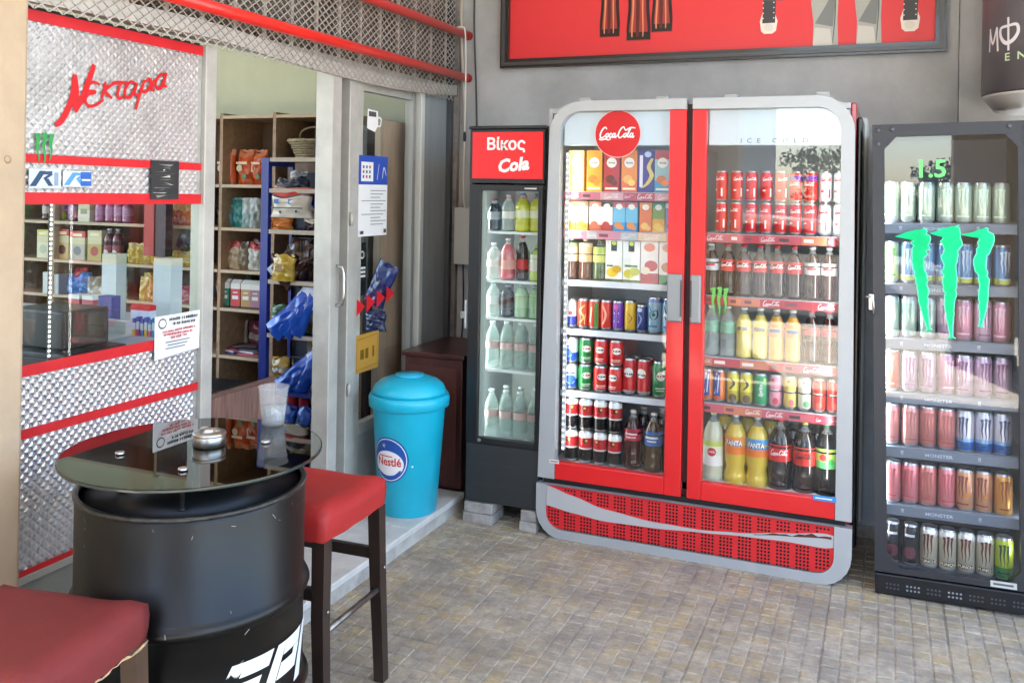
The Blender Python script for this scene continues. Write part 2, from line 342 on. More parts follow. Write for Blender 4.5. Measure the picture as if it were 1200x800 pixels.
facade('apartment_building', 'pale grey apartment block across the street beside the tree', 2.2, 13, -15, 9.5, (.55, .55, .54))
bxw = bx('low_wall', None, (-3.1, 2.1, -15.2, -15, -.13, 1.0), mat((.6, .58, .54), .8, var=.1)); tag(bxw, 'low pale garden wall across the street under the tree', 'wall')
def leaf_tree(x, y, h, label, seed):
    q = random.Random(seed); t = thing('tree', label, 'tree', (x, y, -.13)); b = MB(); bark = mat((.12, .09, .06), .9, var=.3)
    b.tube([(0, 0, 0), (.05, .03, h*.25), (-.04, .05, h*.55), (0, 0, h*.8)], [.16, .13, .09, .04], bark)
    for k in range(6):
        a = k*1.05+q.random(); b.tube([(0, 0, h*(.35+.06*k)), (math.cos(a)*h*.14, math.sin(a)*h*.14, h*(.5+.06*k)), (math.cos(a)*h*.24, math.sin(a)*h*.24, h*(.56+.06*k))], [.06, .04, .015], bark)
    obj('trunk', b, t); ms = [mat(c, .6) for c in ((.05, .10, .025), (.08, .14, .03), (.11, .17, .05))]; b = MB()
    cl = [(q.gauss(0, h*.16), q.gauss(0, h*.16), h*q.uniform(.45, .98), h*q.uniform(.07, .14)) for _ in range(26)]
    for c in cl:
        for _ in range(70):
            d = Vector((q.gauss(0, 1), q.gauss(0, 1), q.gauss(0, .8))).normalized()*c[3]*q.random()**.4; p = Vector(c[:3])+d; s = q.uniform(.06, .12)
            a = Vector((q.gauss(0, 1), q.gauss(0, 1), q.gauss(0, 1))).normalized(); e = a.orthogonal().normalized()
            b.add([p, p+a*s, p+a*s*.7+e*s*.6, p+e*s*.5], [(0, 1, 2, 3)], q.choice(ms))
    obj('crown', b, t, fix=False)
leaf_tree(-1.4, -17, 2.9, 'leafy green tree across the street behind the low wall', 3)
leaf_tree(1.2, -19, 2.6, 'smaller leafy tree across the street beside the grey block', 5)
# white car parked at the kerb
def car(x, y):
    t = thing('parked_car', 'white hatchback parked at the kerb of the street', 'car', (x, y, -.13)); paint = mat((.8, .8, .8), .25, coat=.6); dk = mat((.02, .025, .03), .08); tyre = mat((.02, .02, .02), .8)
    prof = [(-1.9, .35), (1.95, .35), (2.0, .62), (1.9, .82), (1.05, .95), (.55, 1.38), (-.9, 1.46), (-1.7, 1.2), (-1.95, .9), (-1.98, .55)]
    b = MB(); n = len(prof); vs = []
    for yy, k in ((-.84, 0), (-.78, 1), (.78, 1), (.84, 0)):
        for px_, pz_ in prof: vs.append((px_*(1 if k == 0 else 1.0), yy*(1 if pz_ < 1 else .82), pz_))
    fs = [list(range(n)), list(range(3*n, 4*n))]
    for s in range(3): fs += [[s*n+i, s*n+(i+1) % n, (s+1)*n+(i+1) % n, (s+1)*n+i] for i in range(n)]
    b.add(vs, fs, paint); obj('body', b, t)
    for s in (-1, 1):
        for P_ in ([(.95, .97), (.5, 1.33), (-.1, 1.38), (-.1, .97)], [(-.16, .97), (-.16, 1.38), (-.85, 1.4), (-1.45, 1.15), (-1.45, .99)]):
            obj('side_window', MB().add([(a, s*(.855-.18*(z-.97)/.4), z) for a, z in P_], [list(range(len(P_)))], dk), t)
    obj('windscreen', MB().add([(1.06, -.65, .99), (1.06, .65, .99), (.58, .6, 1.37), (.58, -.6, 1.37)], [(0, 1, 2, 3)], dk), t)
    for wx in (-1.25, 1.25):
        for s in (-1, 1):
            w = obj('wheel', MB().lathe([(.2, -.09), (.3, -.1), (.31, 0), (.3, .1), (.2, .09)], tyre, 24), t, (wx, s*.8, .31), (R(90), 0, 0)); obj('rim', MB().lathe([(.19, -.112), (.19, .112)], CHROME, 16), w)
    for s in (-1, 1): obj('headlight', MB().box(1.9, 2.0, s*.6-.14, s*.6+.14, .64, .8, mat((.8, .85, .9), .1), .02), t); obj('tail_light', MB().box(-1.99, -1.9, s*.65-.1, s*.65+.1, .75, .95, mat((.4, .02, .02), .2), .02), t)
car(-1.3, -5.1)
# ------------------------------------------------------------ shop shell
SX = -2.35
green = mat((.64, .67, .50), .8, var=.07, vscale=2, name='pale_green_paint')
struct('shop_floor', MB().box(-7.5, SX-.02, .5, 4.8, -.02, .078, mat((.55, .53, .49), .4, var=.15, vscale=4)))
struct('shop_ceiling', MB().box(-7.5, SX-.1, .5, 4.8, 2.9, 3.59, plaster_w))
for nm, lab, d in (('interior_wall', 'pale green wall above the wooden shelves inside the shop', (-7.5, -2.602, 4.8, 4.95, -.02, 3.04)), ('interior_wall', 'unseen far wall of the shop interior, kept low to let daylight in', (-7.65, -7.5, .4, 4.95, -.02, .8)),  # far wall cut low, left open above so daylight enters the room
                   ('interior_wall', 'unseen interior shop wall beyond the tan pillar, kept low to let daylight in', (-7.5, -2.62, .35, .5, -.02, .8))):  # near wall lowered too, its upper part open for more light
    tag(bx(nm, None, d, green), lab, 'wall')
t = thing('wall', 'front wall of the shop beside the tan pillar', 'wall', (SX, 0, 0)); bx('wall_face', t, (-.25, -.02, -.2, 1.08, -.01, 3.6), tan)
# ------------------------------------------------------------ shop front
sf = thing('shop_front', 'aluminium shop front with embossed metal sheets, red tape and a window', 'shop front', (0, 0, 0))
def post(name, y0, y1, z0, z1, x0=SX-.05, x1=SX+.012, m=ALU, bev=.004): return bx(name, sf, (x0, x1, y0, y1, z0, z1), m, bev)
post('frame_post', 2.665, 2.725, .08, 2.12); post('frame_post', 1.62, 1.70, .08, 2.12)
post('door_jamb', 3.47, 3.545, .08, 2.13, SX-.06, SX+.03); post('door_jamb', 3.63, 3.70, .08, 2.13, SX-.05, SX+.02)
bx('shadow_gap', sf, (SX-.06, SX-.03, 3.547, 3.628, .08, 2.12), mat((.09, .085, .08), .6))
post('frame_post', 3.703, 3.735, .08, 2.13, SX-.04, SX+.008)
post('frame_post', 4.275, 4.31, .08, 2.14, SX-.05, SX+.0, mat((.34, .34, .32), .5, .2)); post('frame_post', 4.335, 4.375, .08, 2.14, SX-.05, SX+.02, mat('#d3d5cf', .4, .1))
bx('side_panel', sf, (SX-.05, SX+.004, 4.38, 4.665, .08, 2.14), mat('#9aa0a1', .5, .2, var=.1, vscale=5, stretch=(4, 4, .4)), .003)
bx('side_panel', sf, (SX-.06, SX-.02, 4.31, 4.335, .08, 2.14), mat((.3, .27, .23), .7))
bx('guide_rail', sf, (SX-.04, SX+.03, 4.668, 4.70, -.0, 3.05), mat('#55565a', .5, .3)); bx('guide_rail', sf, (SX-.04, SX+.05, 4.712, 4.745, -.0, 3.05), mat('#8d8680', .7, .1, var=.3, vscale=14))
bx('head_rail', sf, (SX-.05, SX-.005, 1.7, 4.66, 2.14, 2.2), ALU)
# window sill base, panes
bx('base_panel', sf, (SX-.05, SX-.012, 1.7, 2.664, .08, .42), mat('#8d928c', .6, var=.12, vscale=6)); bx('base_trim', sf, (SX-.05, SX+.0, 1.7, 2.664, .405, .43), mat('#a7aaa4', .5), .003)
bx('window_pane', sf, (SX-.016, SX-.010, 1.7, 2.664, 1.0, 1.6), glass_mat((.93, .96, .94), .035))
bx('back_board', sf, (SX-.06, SX-.018, 1.7, 2.664, 1.6, 2.125), DARK); bx('back_board', sf, (SX-.06, SX-.018, 1.7, 2.664, .43, 1.0), DARK)
sheet = mat('#dcdddd', .30, .85, var=.10, vscale=6, name='embossed_aluminium')
def embossed(z0, z1, pitch=.0295, seed=1):
    q = random.Random(seed); b = MB(); y0, y1 = 1.7, 2.664; X = SX-.008; b.box(X-.004, X, y0, y1, z0, z1, sheet)
    ny = int((y1-y0)/pitch); nz = int((z1-z0)/(pitch*.5))
    for i in range(ny):
        for j in range(nz):
            yc = y0+(i+.5+(.5 if j % 2 else 0))*pitch; zc = z0+(j+.5)*pitch*.5
            if yc > y1-.012 or zc > z1-.006 or zc < z0+.006: continue
            a, c = pitch*.41, pitch*.41; h = .0032*q.uniform(.8, 1.15); k = .42; dy, dz = q.uniform(-.0006, .0006), q.uniform(-.0006, .0006)
            B = [(X, yc-a, zc), (X, yc, zc-c), (X, yc+a, zc), (X, yc, zc+c)]; T = [(X+h, yc-a*k+dy, zc+dz), (X+h, yc+dy, zc-c*k+dz), (X+h, yc+a*k+dy, zc+dz), (X+h*q.uniform(.8, 1.2), yc+dy, zc+c*k+dz)]
            b.add(B+T, [(4, 5, 6, 7), (0, 1, 5, 4), (1, 2, 6, 5), (2, 3, 7, 6), (3, 0, 4, 7)], sheet)
    o = obj('embossed_sheet', b, sf, fix=False); o['kind'] = 'stuff'
embossed(1.68, 2.105, seed=1); embossed(1.56, 1.665, seed=2); embossed(.86, 1.035, seed=3); embossed(.435, .85, seed=4)
tape = mat('#cf2027', .38, var=.08, vscale=12, name='red_tape')
def taped(z, h, sk=0): obj('red_tape', MB().strip([(1.7, z-h/2), (2.664, z-h/2+sk)], [(1.7, z+h/2), (2.664, z+h/2+sk)], .003, tape, SIDE(SX-.002)), sf)
taped(2.095, .034); taped(1.672, .026, -.006); taped(1.553, .036, -.006); taped(1.04, .034); taped(.851, .028, .004); taped(.437, .02)
# lettering and stickers
NEK = [[(2.025, 1.776), (2.044, 1.787), (2.067, 1.822), (2.086, 1.87), (2.093, 1.938)], [(2.094, 1.938), (2.1, 1.885), (2.097, 1.825)], [(2.098, 1.823), (2.127, 1.874), (2.15, 1.931), (2.168, 1.979)], [(2.192, 1.917), (2.167, 1.923), (2.145, 1.91), (2.143, 1.893), (2.174, 1.892), (2.147, 1.883), (2.134, 1.862), (2.148, 1.845), (2.177, 1.851), (2.207, 1.872)], [(2.215, 1.93), (2.207, 1.896), (2.198, 1.874)], [(2.248, 1.927), (2.213, 1.901), (2.242, 1.878)], [(2.237, 1.926), (2.268, 1.933), (2.309, 1.937)], [(2.277, 1.932), (2.264, 1.896), (2.271, 1.881), (2.287, 1.887)], [(2.341, 1.938), (2.318, 1.941), (2.297, 1.917), (2.296, 1.892), (2.319, 1.891), (2.34, 1.925), (2.346, 1.94), (2.337, 1.907), (2.352, 1.898)], [(2.379, 1.955), (2.363, 1.913), (2.343, 1.85)], [(2.377, 1.947), (2.403, 1.961), (2.407, 1.94), (2.385, 1.915), (2.366, 1.917)], [(2.423, 1.962), (2.411, 1.929), (2.424, 1.923)], [(2.473, 1.985), (2.453, 1.982), (2.433, 1.961), (2.431, 1.937), (2.454, 1.936), (2.473, 1.974), (2.478, 1.991), (2.469, 1.947), (2.484, 1.945)]]
redl = mat('#c9161d', .4)
printed('lettering', [ribbon(s, lambda q, w=(.019 if i < 3 else .0105): w*(.75+.4*math.sin(q*3.1)), redl, 6) for i, s in enumerate(NEK)], SIDE(SX-.0046), sf, .0003)
cg = mat('#2f9a4d', .4); navy = mat('#2c4a6b', .4); blu = mat('#2f62b5', .4); pale = mat('#cfd8e0', .4); ink = mat('#1c1c1e', .5); paper = mat('#e9e9e6', .6)
printed('claw_sticker', claw(1.983, 1.70, .075, .095, cg, seed=4), SIDE(SX-.001), sf, .002)
def rsticker(y0, y1, z0, z1, bg, fg, extra=None):
    h = z1-z0; w = y1-y0; P_ = [rect(y0, y1, z0, z1, bg), poly([(y0+.03*w, z0+.1*h), (y0+.22*w, z0+.1*h), (y0+.52*w, z1-.1*h), (y0+.33*w, z1-.1*h)], fg), poly([(y0+.3*w, z0+.85*h), (y0+.72*w, z0+.9*h), (y0+.72*w, z0+.72*h), (y0+.3*w, z0+.7*h)], fg), poly([(y0+.55*w, z0+.5*h), (y0+.75*w, z0+.72*h), (y0+.6*w, z0+.72*h), (y0+.42*w, z0+.5*h)], fg), poly([(y0+.45*w, z0+.5*h), (y0+.6*w, z0+.5*h), (y0+.75*w, z0+.12*h), (y0+.6*w, z0+.12*h)], fg)]
    if extra: P_ += extra
    printed('sticker', P_, SIDE(SX-.002), sf, .002)
rsticker(1.932, 2.045, 1.582, 1.64, pale, navy, [rect(2.02, 2.035, 1.59, 1.63, mat('#8ea2b5', .5))]); rsticker(2.052, 2.162, 1.587, 1.637, pale, mat('#5a9ad6', .4), [rect(2.118, 2.16, 1.59, 1.634, blu), rect(2.122, 2.156, 1.606, 1.612, pale)])
printed('sticker', [rect(2.411, 2.546, 1.547, 1.682, mat('#2a2b2c', .5))]+[poly([(2.42+rnd.random()*.09, z+rnd.random()*.012), (2.46+rnd.random()*.07, z+.004+rnd.random()*.016), (2.465+rnd.random()*.07, z+.010), (2.42+rnd.random()*.05, z+.009)], mat(c, .5)) for z, c in [(1.552+.009*i, ('#8c8c88', '#c9c9c4', '#5c5c5a')[i % 3]) for i in range(13)]], SIDE(SX-.001), sf, .0025)
led = mat((1, 1, 1), .4, emit=1.0); b = MB()
for i in range(32): b.add([(SX-.06+dx, 2.064+dy, 1.53-.0152*i+dz) for dx, dy, dz in ((0, -.0036, -.0036), (0, .0036, -.0036), (0, .0036, .0036), (0, -.0036, .0036), (-.004, 0, 0))], [(0, 1, 2, 3), (0, 4, 1), (1, 4, 2), (2, 4, 3), (3, 4, 0)], led)
ls = bx('led_strip', sf, (SX-.07, SX-.064, 2.0625, 2.0655, 1.04, 1.54), mat('#55534f', .6)); obj('led_dots', b, ls)['kind'] = 'stuff'
# white notice over the window corner
nt = thing('notice', 'white printed notice with red text stuck on the shop window corner', 'notice', (SX+.002, 2.44, .985))
obj('paper', MB().strip([(0, .0), (.11, .008), (.222, .012)], [(0, .152), (.11, .152), (.222, .153)], .0015, paper, lambda a, b, d: (.0015-d, a, b)), nt)
gr = mat('#4a4c50', .6); rr = mat('#c4444a', .6)
P_ = [ribbon([(.035+.018*math.cos(a*.7), .125+.016*math.sin(a*.7)) for a in range(10)], .005, gr)]
def words(x0, x1, z, h, m, q=random.Random(11)):
    out = []; x = x0
    while x < x1:
        w = q.uniform(.5, 1.0)*h; out.append(rect(x, min(x1, x+w*.75), z, z+h*q.uniform(.75, 1.0), m)); x += w*(1.0 if q.random() > .18 else 1.7)
    return out
P_ += words(.068, .205, .131, .011, gr)+words(.085, .19, .115, .010, gr)+words(.03, .195, .093, .008, rr)+words(.04, .175, .081, .008, rr)+words(.07, .16, .069, .008, rr)
P_ += [rect(.05+.01*(i % 2), .17-.012*(i % 3), .055-.011*i, .058-.011*i, gr) for i in range(3)]; printed('print', P_, lambda a, b, d: (.0015-d, a, b), nt, .0006)
# fixed glazed door leaf on the far side of the doorway
dl = thing('glazed_door', 'grey aluminium glazed door leaf beside the blue bin', 'door', (0, 0, 0))
bx('stile', dl, (SX-.045, SX-.004, 3.738, 3.785, .10, 2.13), ALU, .003); bx('top_rail', dl, (SX-.045, SX-.004, 3.785, 4.27, 2.07, 2.13), ALU, .003)
bx('bottom_rail', dl, (SX-.045, SX-.004, 3.785, 4.27, .40, .455), ALU, .003); bx('kick_panel', dl, (SX-.035, SX-.012, 3.785, 4.27, .10, .40), mat('#a9aeac', .5, .2, var=.1, vscale=6), .002)
bx('pane', dl, (SX-.026, SX-.020, 3.785, 4.27, .455, 2.07), glass_mat((.96, .97, .96), .03))
h = thing('door_handle', 'silver bow handle on the white door jamb', 'handle', (SX+.035, 3.585, 1.06)) if False else None
hb = MB().tube([(SX+.03, 3.52, 1.06), (SX+.06, 3.525, 1.065), (SX+.068, 3.525, 1.10), (SX+.068, 3.525, 1.20), (SX+.06, 3.525, 1.235), (SX+.03, 3.52, 1.24)], .008, CHROME); obj('handle', hb, sf)
for z in (.62, 1.42): obj('hinge', MB().lathe([(.009, 0), (.009, .06)], ALU, 10), sf, (SX+.03, 3.64, z))
# notices on the leaf
def leafnote(label, y0, y1, z0, z1, prints, m=paper, cat='notice', nm='notice'):
    t = thing(nm, label, cat, (SX-.003, y0, z0)); bx('sheet', t, (-.0012, 0, 0, y1-y0, 0, z1-z0), m); printed('print', prints(y1-y0, z1-z0), lambda a, b, d: (0-d, a, b), t, .0006); return t
leafnote('blue and white information poster on the glazed door', 3.742, 4.02, 1.362, 1.757, lambda w, h: [rect(0, w, h*.64, h, mat('#2b4fae', .5)), rect(w*.1, w*.5, h*.68, h*.92, paper)]+[rect(w*(.15+.1*i), w*(.2+.1*i), h*(.72+.06*j), h*(.755+.06*j), mat(('#3a4d9a', '#b03a56', '#444a55')[(i+j) % 3], .5)) for i in range(3) for j in range(3)]+[ribbon([(w*.62, h*.7), (w*.68, h*.9)], .006, paper), ribbon([(w*.8, h*.72), (w*.85, h*.86), (w*.93, h*.76)], .006, paper)]+[rect(w*(.4-.3*(i % 4 == 3)), w*(.93-.1*(i % 3)), h*(.56-.042*i), h*(.57-.042*i), mat('#8d9096', .6)) for i in range(11)]+[rect(w*.07, w*.17, h*.03, h*.07, gr), rect(w*.85, w*.94, h*.03, h*.08, gr)])
leafnote('small orange opening sign taped to the glazed door', 3.745, 3.96, .70, .885, lambda w, h: [ribbon([(w*.06, h*.08), (w*.94, h*.12), (w*.94, h*.92), (w*.06, h*.88), (w*.06, h*.08)], .005, mat('#8a6a1c', .5), 1), *words(w*.2, w*.8, h*.34, h*.34, mat('#7a5a14', .5))], mat('#bd8e3a', .6), 'sign', 'sign')
for i in range(4):
    y = 3.745+.095*i; tag(printed('arrow_sticker', [poly([(0, -.045), (.082, 0), (0, .045)], mat('#d8232b', .4))], lambda a, b, d: (-d, a, b), None, .0008, (SX-.004, y, 1.02+.012*i)), f'red triangle sticker, {ORD[i]} of the row on the glazed door', 'sticker', 'red triangle stickers on the door glass')
obj('sign_dark', MB().box(SX-.031, SX-.028, 3.79, 3.87, 1.07, 1.33, mat('#17171b', .4)), dl); printed('sign_print', [disc(3.83, 1.27, .02, paper), disc(3.83, 1.27, .013, ink)]+[rect(3.80, 3.86, 1.20-.02*i, 1.21-.02*i, paper) for i in range(3)], SIDE(SX-.0275), dl)
cmr = thing('camera_sticker', 'white cup shaped sticker high on the glazed door', 'sticker', (SX-.003, 3.86, 1.93)); cup = [poly([(-.045, -.04), (.03, -.055), (.06, -.02), (.055, .05), (-.04, .055)], paper), rect(-.03, .04, .02, .045, gr), ribbon([(.05, .02), (.085, .015), (.08, -.02), (.05, -.025)], .01, paper)]
printed('print', cup, lambda a, b, d: (-d, a, b), cmr)
# ------------------------------------------------------------ rolled grille above the shop front
g = thing('security_grille', 'grey diamond mesh roller grille above the shop front', 'grille', (SX+.045, 0, 0)); gm = mat('#bab5ac', .5, .3, var=.15, vscale=20); gd = mat('#69635b', .8, .1, var=.4, vscale=18, stretch=(1, .3, 9))
rail = [(1.6, 2.115), (1.93, 2.125), (2.62, 2.14), (3.0, 2.122), (3.45, 2.105), (3.97, 2.10), (4.35, 2.115), (4.71, 2.14)]; rc = crom(rail, 5)
obj('bottom_rail', MB().strip([(p.x, p.y) for p in rc], [(p.x, p.y+.058) for p in rc], .02, mat('#bdb9b1', .5, .2, var=.12, vscale=7), lambda a, b, d: (.0-d, a, b)), g)
for k in range(17):
    y = 1.72+.178*k; bx('bar', g, (-.012, -.004, y-.009, y+.009, 2.185, 3.05), gm)
def diamond(x, z0, z1, y0, y1, cw, ch, w, m):
    b = MB(); sl = ch/cw
    k0 = int((y0-(z1-z0)/sl)/cw)-1
    for s in (1, -1):
        for k in range(k0, int((y1+(z1-z0)/sl)/cw)+2):
            ya = k*cw if s == 1 else k*cw; yb = ya+s*(z1-z0)/sl; za, zb = z0, z1
            def clip(ya, za, yb, zb):
                lo, hi = 0.0, 1.0; d = yb-ya
                for lim, sg in ((y0, 1), (y1, -1)):
                    f0 = (ya-lim)*sg; f1 = (yb-lim)*sg
                    if f0 < 0 and f1 < 0: return None
                    if f0 < 0: lo = max(lo, f0/(f0-f1))
                    elif f1 < 0: hi = min(hi, f0/(f0-f1))
                return None if hi-lo < .02 else (ya+d*lo, za+(zb-za)*lo, ya+d*hi, za+(zb-za)*hi)
            c = clip(ya, za, yb, zb)
            if not c: continue
            xx = x+(.0016 if s == 1 else -.0016); p = Vector((c[0], c[1])); q = Vector((c[2], c[3])); t_ = (q-p).normalized(); n_ = Vector((-t_.y, t_.x))*w/2
            v = [(xx, *(p+n_)), (xx, *(p-n_)), (xx, *(q-n_)), (xx, *(q+n_))]; b.add(v+[(a-.0025, bb, cc) for a, bb, cc in v], [(0, 1, 2, 3), (7, 6, 5, 4), (0, 3, 7, 4), (1, 5, 6, 2)], m)
    return b
o = obj('diamond_mesh', diamond(.006, 2.105, 3.05, 1.6, 4.66, .05, .036, .0042, gm), g, fix=False); o['kind'] = 'stuff'
o = obj('inner_mesh', diamond(-.05, 2.2, 3.05, 1.6, 4.66, .047, .036, .004, mat('#857f76', .6, .2)), g, fix=False); o['kind'] = 'stuff'
bx('rolled_curtain', g, (-.16, -.075, 1.6, 4.66, 2.205, 3.05), gd)
pr = mat('#e0261c', .32, coat=.4, var=.06, vscale=5)
for z, lab in ((2.24, 'lower red painted pipe in front of the grille'), (2.485, 'upper red painted pipe in front of the grille')):
    t = thing('red_pipe', lab, 'pipe', (-2.25, 0, z)); obj('tube', MB().tube([(0, 1.5, 0), (0, 3.1, -.004), (0, 4.72, 0)], .0235, pr, 16), t)
    obj('end_cap', MB().lathe([(.0245, 0), (.0245, .03), (.02, .033)], mat('#a11a16', .4), 16), t, (0, 4.715, 0), (R(-90), 0, 0))
    for y in (2.0, 3.3, 4.6): bx('bracket', t, (-.055, -.018, y-.01, y+.01, -.012, .012), DARK)
t = thing('pull_cord', 'white cord hanging from the upper red pipe', 'cord', (0, 0, 0)); cw_ = mat('#d9d2c6', .7)
obj('cord', MB().tube(crom([(-2.262, 4.60, 2.51), (-2.24, 4.62, 2.515), (-2.222, 4.632, 2.49), (-2.218, 4.64, 2.3), (-2.222, 4.65, 1.9), (-2.228, 4.66, 1.55), (-2.22, 4.68, 1.49)], 6), .0045, cw_, 6), t); obj('toggle', MB().lathe([(.006, 0), (.009, .01), (.009, .045), (.006, .055)], BLACK, 8), t, (-2.22, 4.645, 1.87))
# wall fittings beside the slim cooler
t = thing('junction_box', 'pale grey electrical box on the wall beside the slim cooler', 'electrical box', (-2.24, 4.745, 1.17)); bx('case', t, (-.055, .05, -.05, -.002, 0, .32), mat('#b9b8b3', .5, var=.06), .006); bx('lid_edge', t, (-.058, .053, -.056, -.0505, .0, .325), mat('#c9c8c2', .5), .002)
for dx, r, m, lab, z0, z1 in ((-.04, .009, mat('#b7aea2', .7), 'grey conduit running up the corner beside the slim cooler', 1.5, 3.05), (.035, .005, mat('#3a3a3c', .6), 'thin dark cable running up the wall above the electrical box', 1.5, 3.05), (-.02, .004, mat('#1d1d1f', .6), 'thin black cable hanging below the electrical box', .15, 1.165)):
    o = obj('cable', MB().tube(crom([(-2.24+dx, 4.736, z0), (-2.237+dx+rnd.uniform(-.02, .02), 4.73, z0*.7+z1*.3), (-2.24+dx+rnd.uniform(-.02, .02), 4.733, z0*.3+z1*.7), (-2.24+dx, 4.736, z1)], 5), r, m, 6)); tag(o, lab, 'cable')
# ------------------------------------------------------------ framed advert on the wall
t = thing('framed_poster', 'wide red advertising poster in a black frame on the wall', 'poster', (0, 4.75, 0)); x0, x1, z0, z1 = -2.04, .247, 2.287, 3.0; fw = .05; fm = mat('#262525', .3, coat=.3); fh = mat('#4a4846', .3)
for nm, A, B in (('frame_side', [(x0, z0), (x1, z0)], [(x0+fw, z0+fw), (x1-fw, z0+fw)]), ('frame_side', [(x1, z1), (x0, z1)], [(x1-fw, z1-fw), (x0+fw, z1-fw)]), ('frame_side', [(x0, z1), (x0, z0)], [(x0+fw, z1-fw), (x0+fw, z0+fw)]), ('frame_side', [(x1, z0), (x1, z1)], [(x1-fw, z0+fw), (x1-fw, z1-fw)])):
    fs_ = obj(nm, MB().strip(A, B, .035, fm, FRONT(-.037)), t); L2 = lambda P_, Q_, k: [(p[0]+(q[0]-p[0])*k, p[1]+(q[1]-p[1])*k) for p, q in zip(P_, Q_)]
    obj('moulding', MB().strip(L2(A, B, .25), L2(A, B, .62), .012, fh, FRONT(-.047)), fs_)
pm = mat('#dd3338', .45, name='printed_red'); bx('print_sheet', t, (x0+fw*.9, x1-fw*.9, -.012, -.002, z0+fw*.9, z1-fw*.9), pm)
bt = mat('#a3322d', .4); hl = mat('#d98a5e', .4); bt2 = mat('#5c1d19', .4); bd = mat('#1f0a0a', .4); P_ = []
for bi, (cx, zb, w) in enumerate(((px(708, 4.73), pz(708, 44, 4.73), .115), (px(769, 4.73), pz(769, 38, 4.73), .115), (px(742, 4.73), pz(742, 48, 4.73), .135))):
    P_ = []
    A = [(0, -.42), (.0, .42)]; prof = [(-.5, 0), (-.5, .03), (-.42, .08), (-.38, .2), (-.5, .34), (-.48, .5), (-.2, .62), (-.16, .68), (.16, .68), (.2, .62), (.48, .5), (.5, .34), (.38, .2), (.42, .08), (.5, .03), (.5, 0)]
    P_.append(poly([(cx+a*w, zb+z) for a, z in prof], bt)); P_.append(rect(cx-w*.47, cx+w*.47, zb+.004, zb+.045, bd))
    for k, (a, wd) in enumerate(((-.42, .016), (-.26, .010), (-.04, .020), (.18, .008), (.42, .018))): P_.append(ribbon([(cx+a*w, zb+.02), (cx+a*w*1.02, zb+.07), (cx+a*w*.86, zb+.2), (cx+a*w*1.1, zb+.35), (cx+a*w, zb+.48)], wd, (bd, hl, bt2, hl, bd)[k]))
    printed('printed_bottle', P_, FRONT(-.012-.004*(bi == 2)), t, .0008)
jean = mat('#a9aaa4', .5); jeand = mat('#7a7d7c', .5); sole = mat('#e7ddd2', .5); canv = mat('#3d3b3f', .5)
def leg(cx, w, zb):
    P_ = []
    P_.append(poly([(cx-w*.42, zb), (cx+w*.5, zb), (cx+w*.46, zb+.14), (cx+w*.5, zb+.3), (cx+w*.4, zb+.6), (cx-w*.45, zb+.6), (cx-w*.52, zb+.25), (cx-w*.4, zb+.12)], jean))
    P_.append(poly([(cx-w*.42, zb), (cx+w*.3, zb), (cx+w*.2, zb+.09), (cx-w*.36, zb+.1)], mat('#c9c7bf', .5))); P_.append(poly([(cx-w*.35, zb+.12), (cx+w*.3, zb+.10), (cx+w*.42, zb+.3), (cx, zb+.2)], jeand)); P_.append(ribbon([(cx+w*.3, zb+.02), (cx+w*.38, zb+.2), (cx+w*.3, zb+.4)], .006, mat('#5f6263', .5))); printed('printed_leg', P_, FRONT(-.012), t, .0008)
leg(px(960, 4.73), .13, z0+.045); leg(px(1011, 4.73), .125, z0+.045)
def shoe(cx, zb, flip):
    P_ = []
    P_.append(poly([(cx-.035, zb+.01), (cx-.02, zb-.004), (cx+.02, zb-.004), (cx+.038, zb+.01), (cx+.045, zb+.06), (cx+.03, zb+.10), (cx-.03, zb+.10), (cx-.042, zb+.06)], sole)); P_.append(poly([(cx-.03, zb+.05), (cx+.033, zb+.05), (cx+.036, zb+.16), (cx+.02, zb+.2), (cx-.025, zb+.2), (cx-.028, zb+.12)], canv)); P_.append(disc(cx, zb+.028, .024, mat('#d9d2c8', .5), .02))
    P_.append(poly([(cx-.05+flip, zb+.17), (cx+.06+flip, zb+.16), (cx+.09+flip*3, zb+.5), (cx-.06+flip*3, zb+.5)], mat('#55585d', .5)))
    for k in range(4): P_.append(disc(cx-.026, zb+.075+.026*k, .0035, sole, seg=8, rings=1)); P_.append(disc(cx+.026, zb+.075+.026*k, .0035, sole, seg=8, rings=1))
    printed('printed_shoe', P_, FRONT(-.012), t, .0008)
shoe(px(894, 4.73), pz(894, 39, 4.73), .01); shoe(px(1060, 4.73), pz(1060, 36, 4.73), -.01)
# ------------------------------------------------------------ can shaped sign at the wall
cs = thing('can_sign', 'giant dark grey drink can sign mounted above the black cooler', 'sign', (.70, 4.355, 1.965)); RC = .335; body = mat('#6a676b', .4, .2, coat=.15, name='sign_grey')
obj('body', MB().lathe([(RC-.012, .068), (RC, .074), (RC, 1.0)], body, 64), cs); obj('bottom_taper', MB().lathe([(RC-.075, 0), (RC-.05, .004), (RC-.012, .055), (RC-.004, .066)], mat('#d9d9d9', .3, .3), 64), cs)
wt = mat('#e9e9ee', .4); ph0 = -.335
P_ = [ribbon([(-.30, .24), (-.295, .335)], .016, wt, 4), ribbon([(-.297, .335), (-.275, .27), (-.248, .335)], .012, wt, 4), ribbon([(-.248, .335), (-.24, .235)], .018, wt, 4), ribbon([(-.185, .365), (-.182, .23)], .017, wt, 4), ribbon([(-.182, .33), (-.222, .325), (-.222, .29), (-.195, .262), (-.16, .27), (-.138, .30), (-.145, .33), (-.182, .33)], .016, wt, 5)]
P_ += [txt('NSTER', .085, .04, .288, wt, .02, sx=.72), txt('E  N  E  R  G  Y', .032, -.02, .205, mat('#cfe3b8', .4), .015, sx=1.25)]
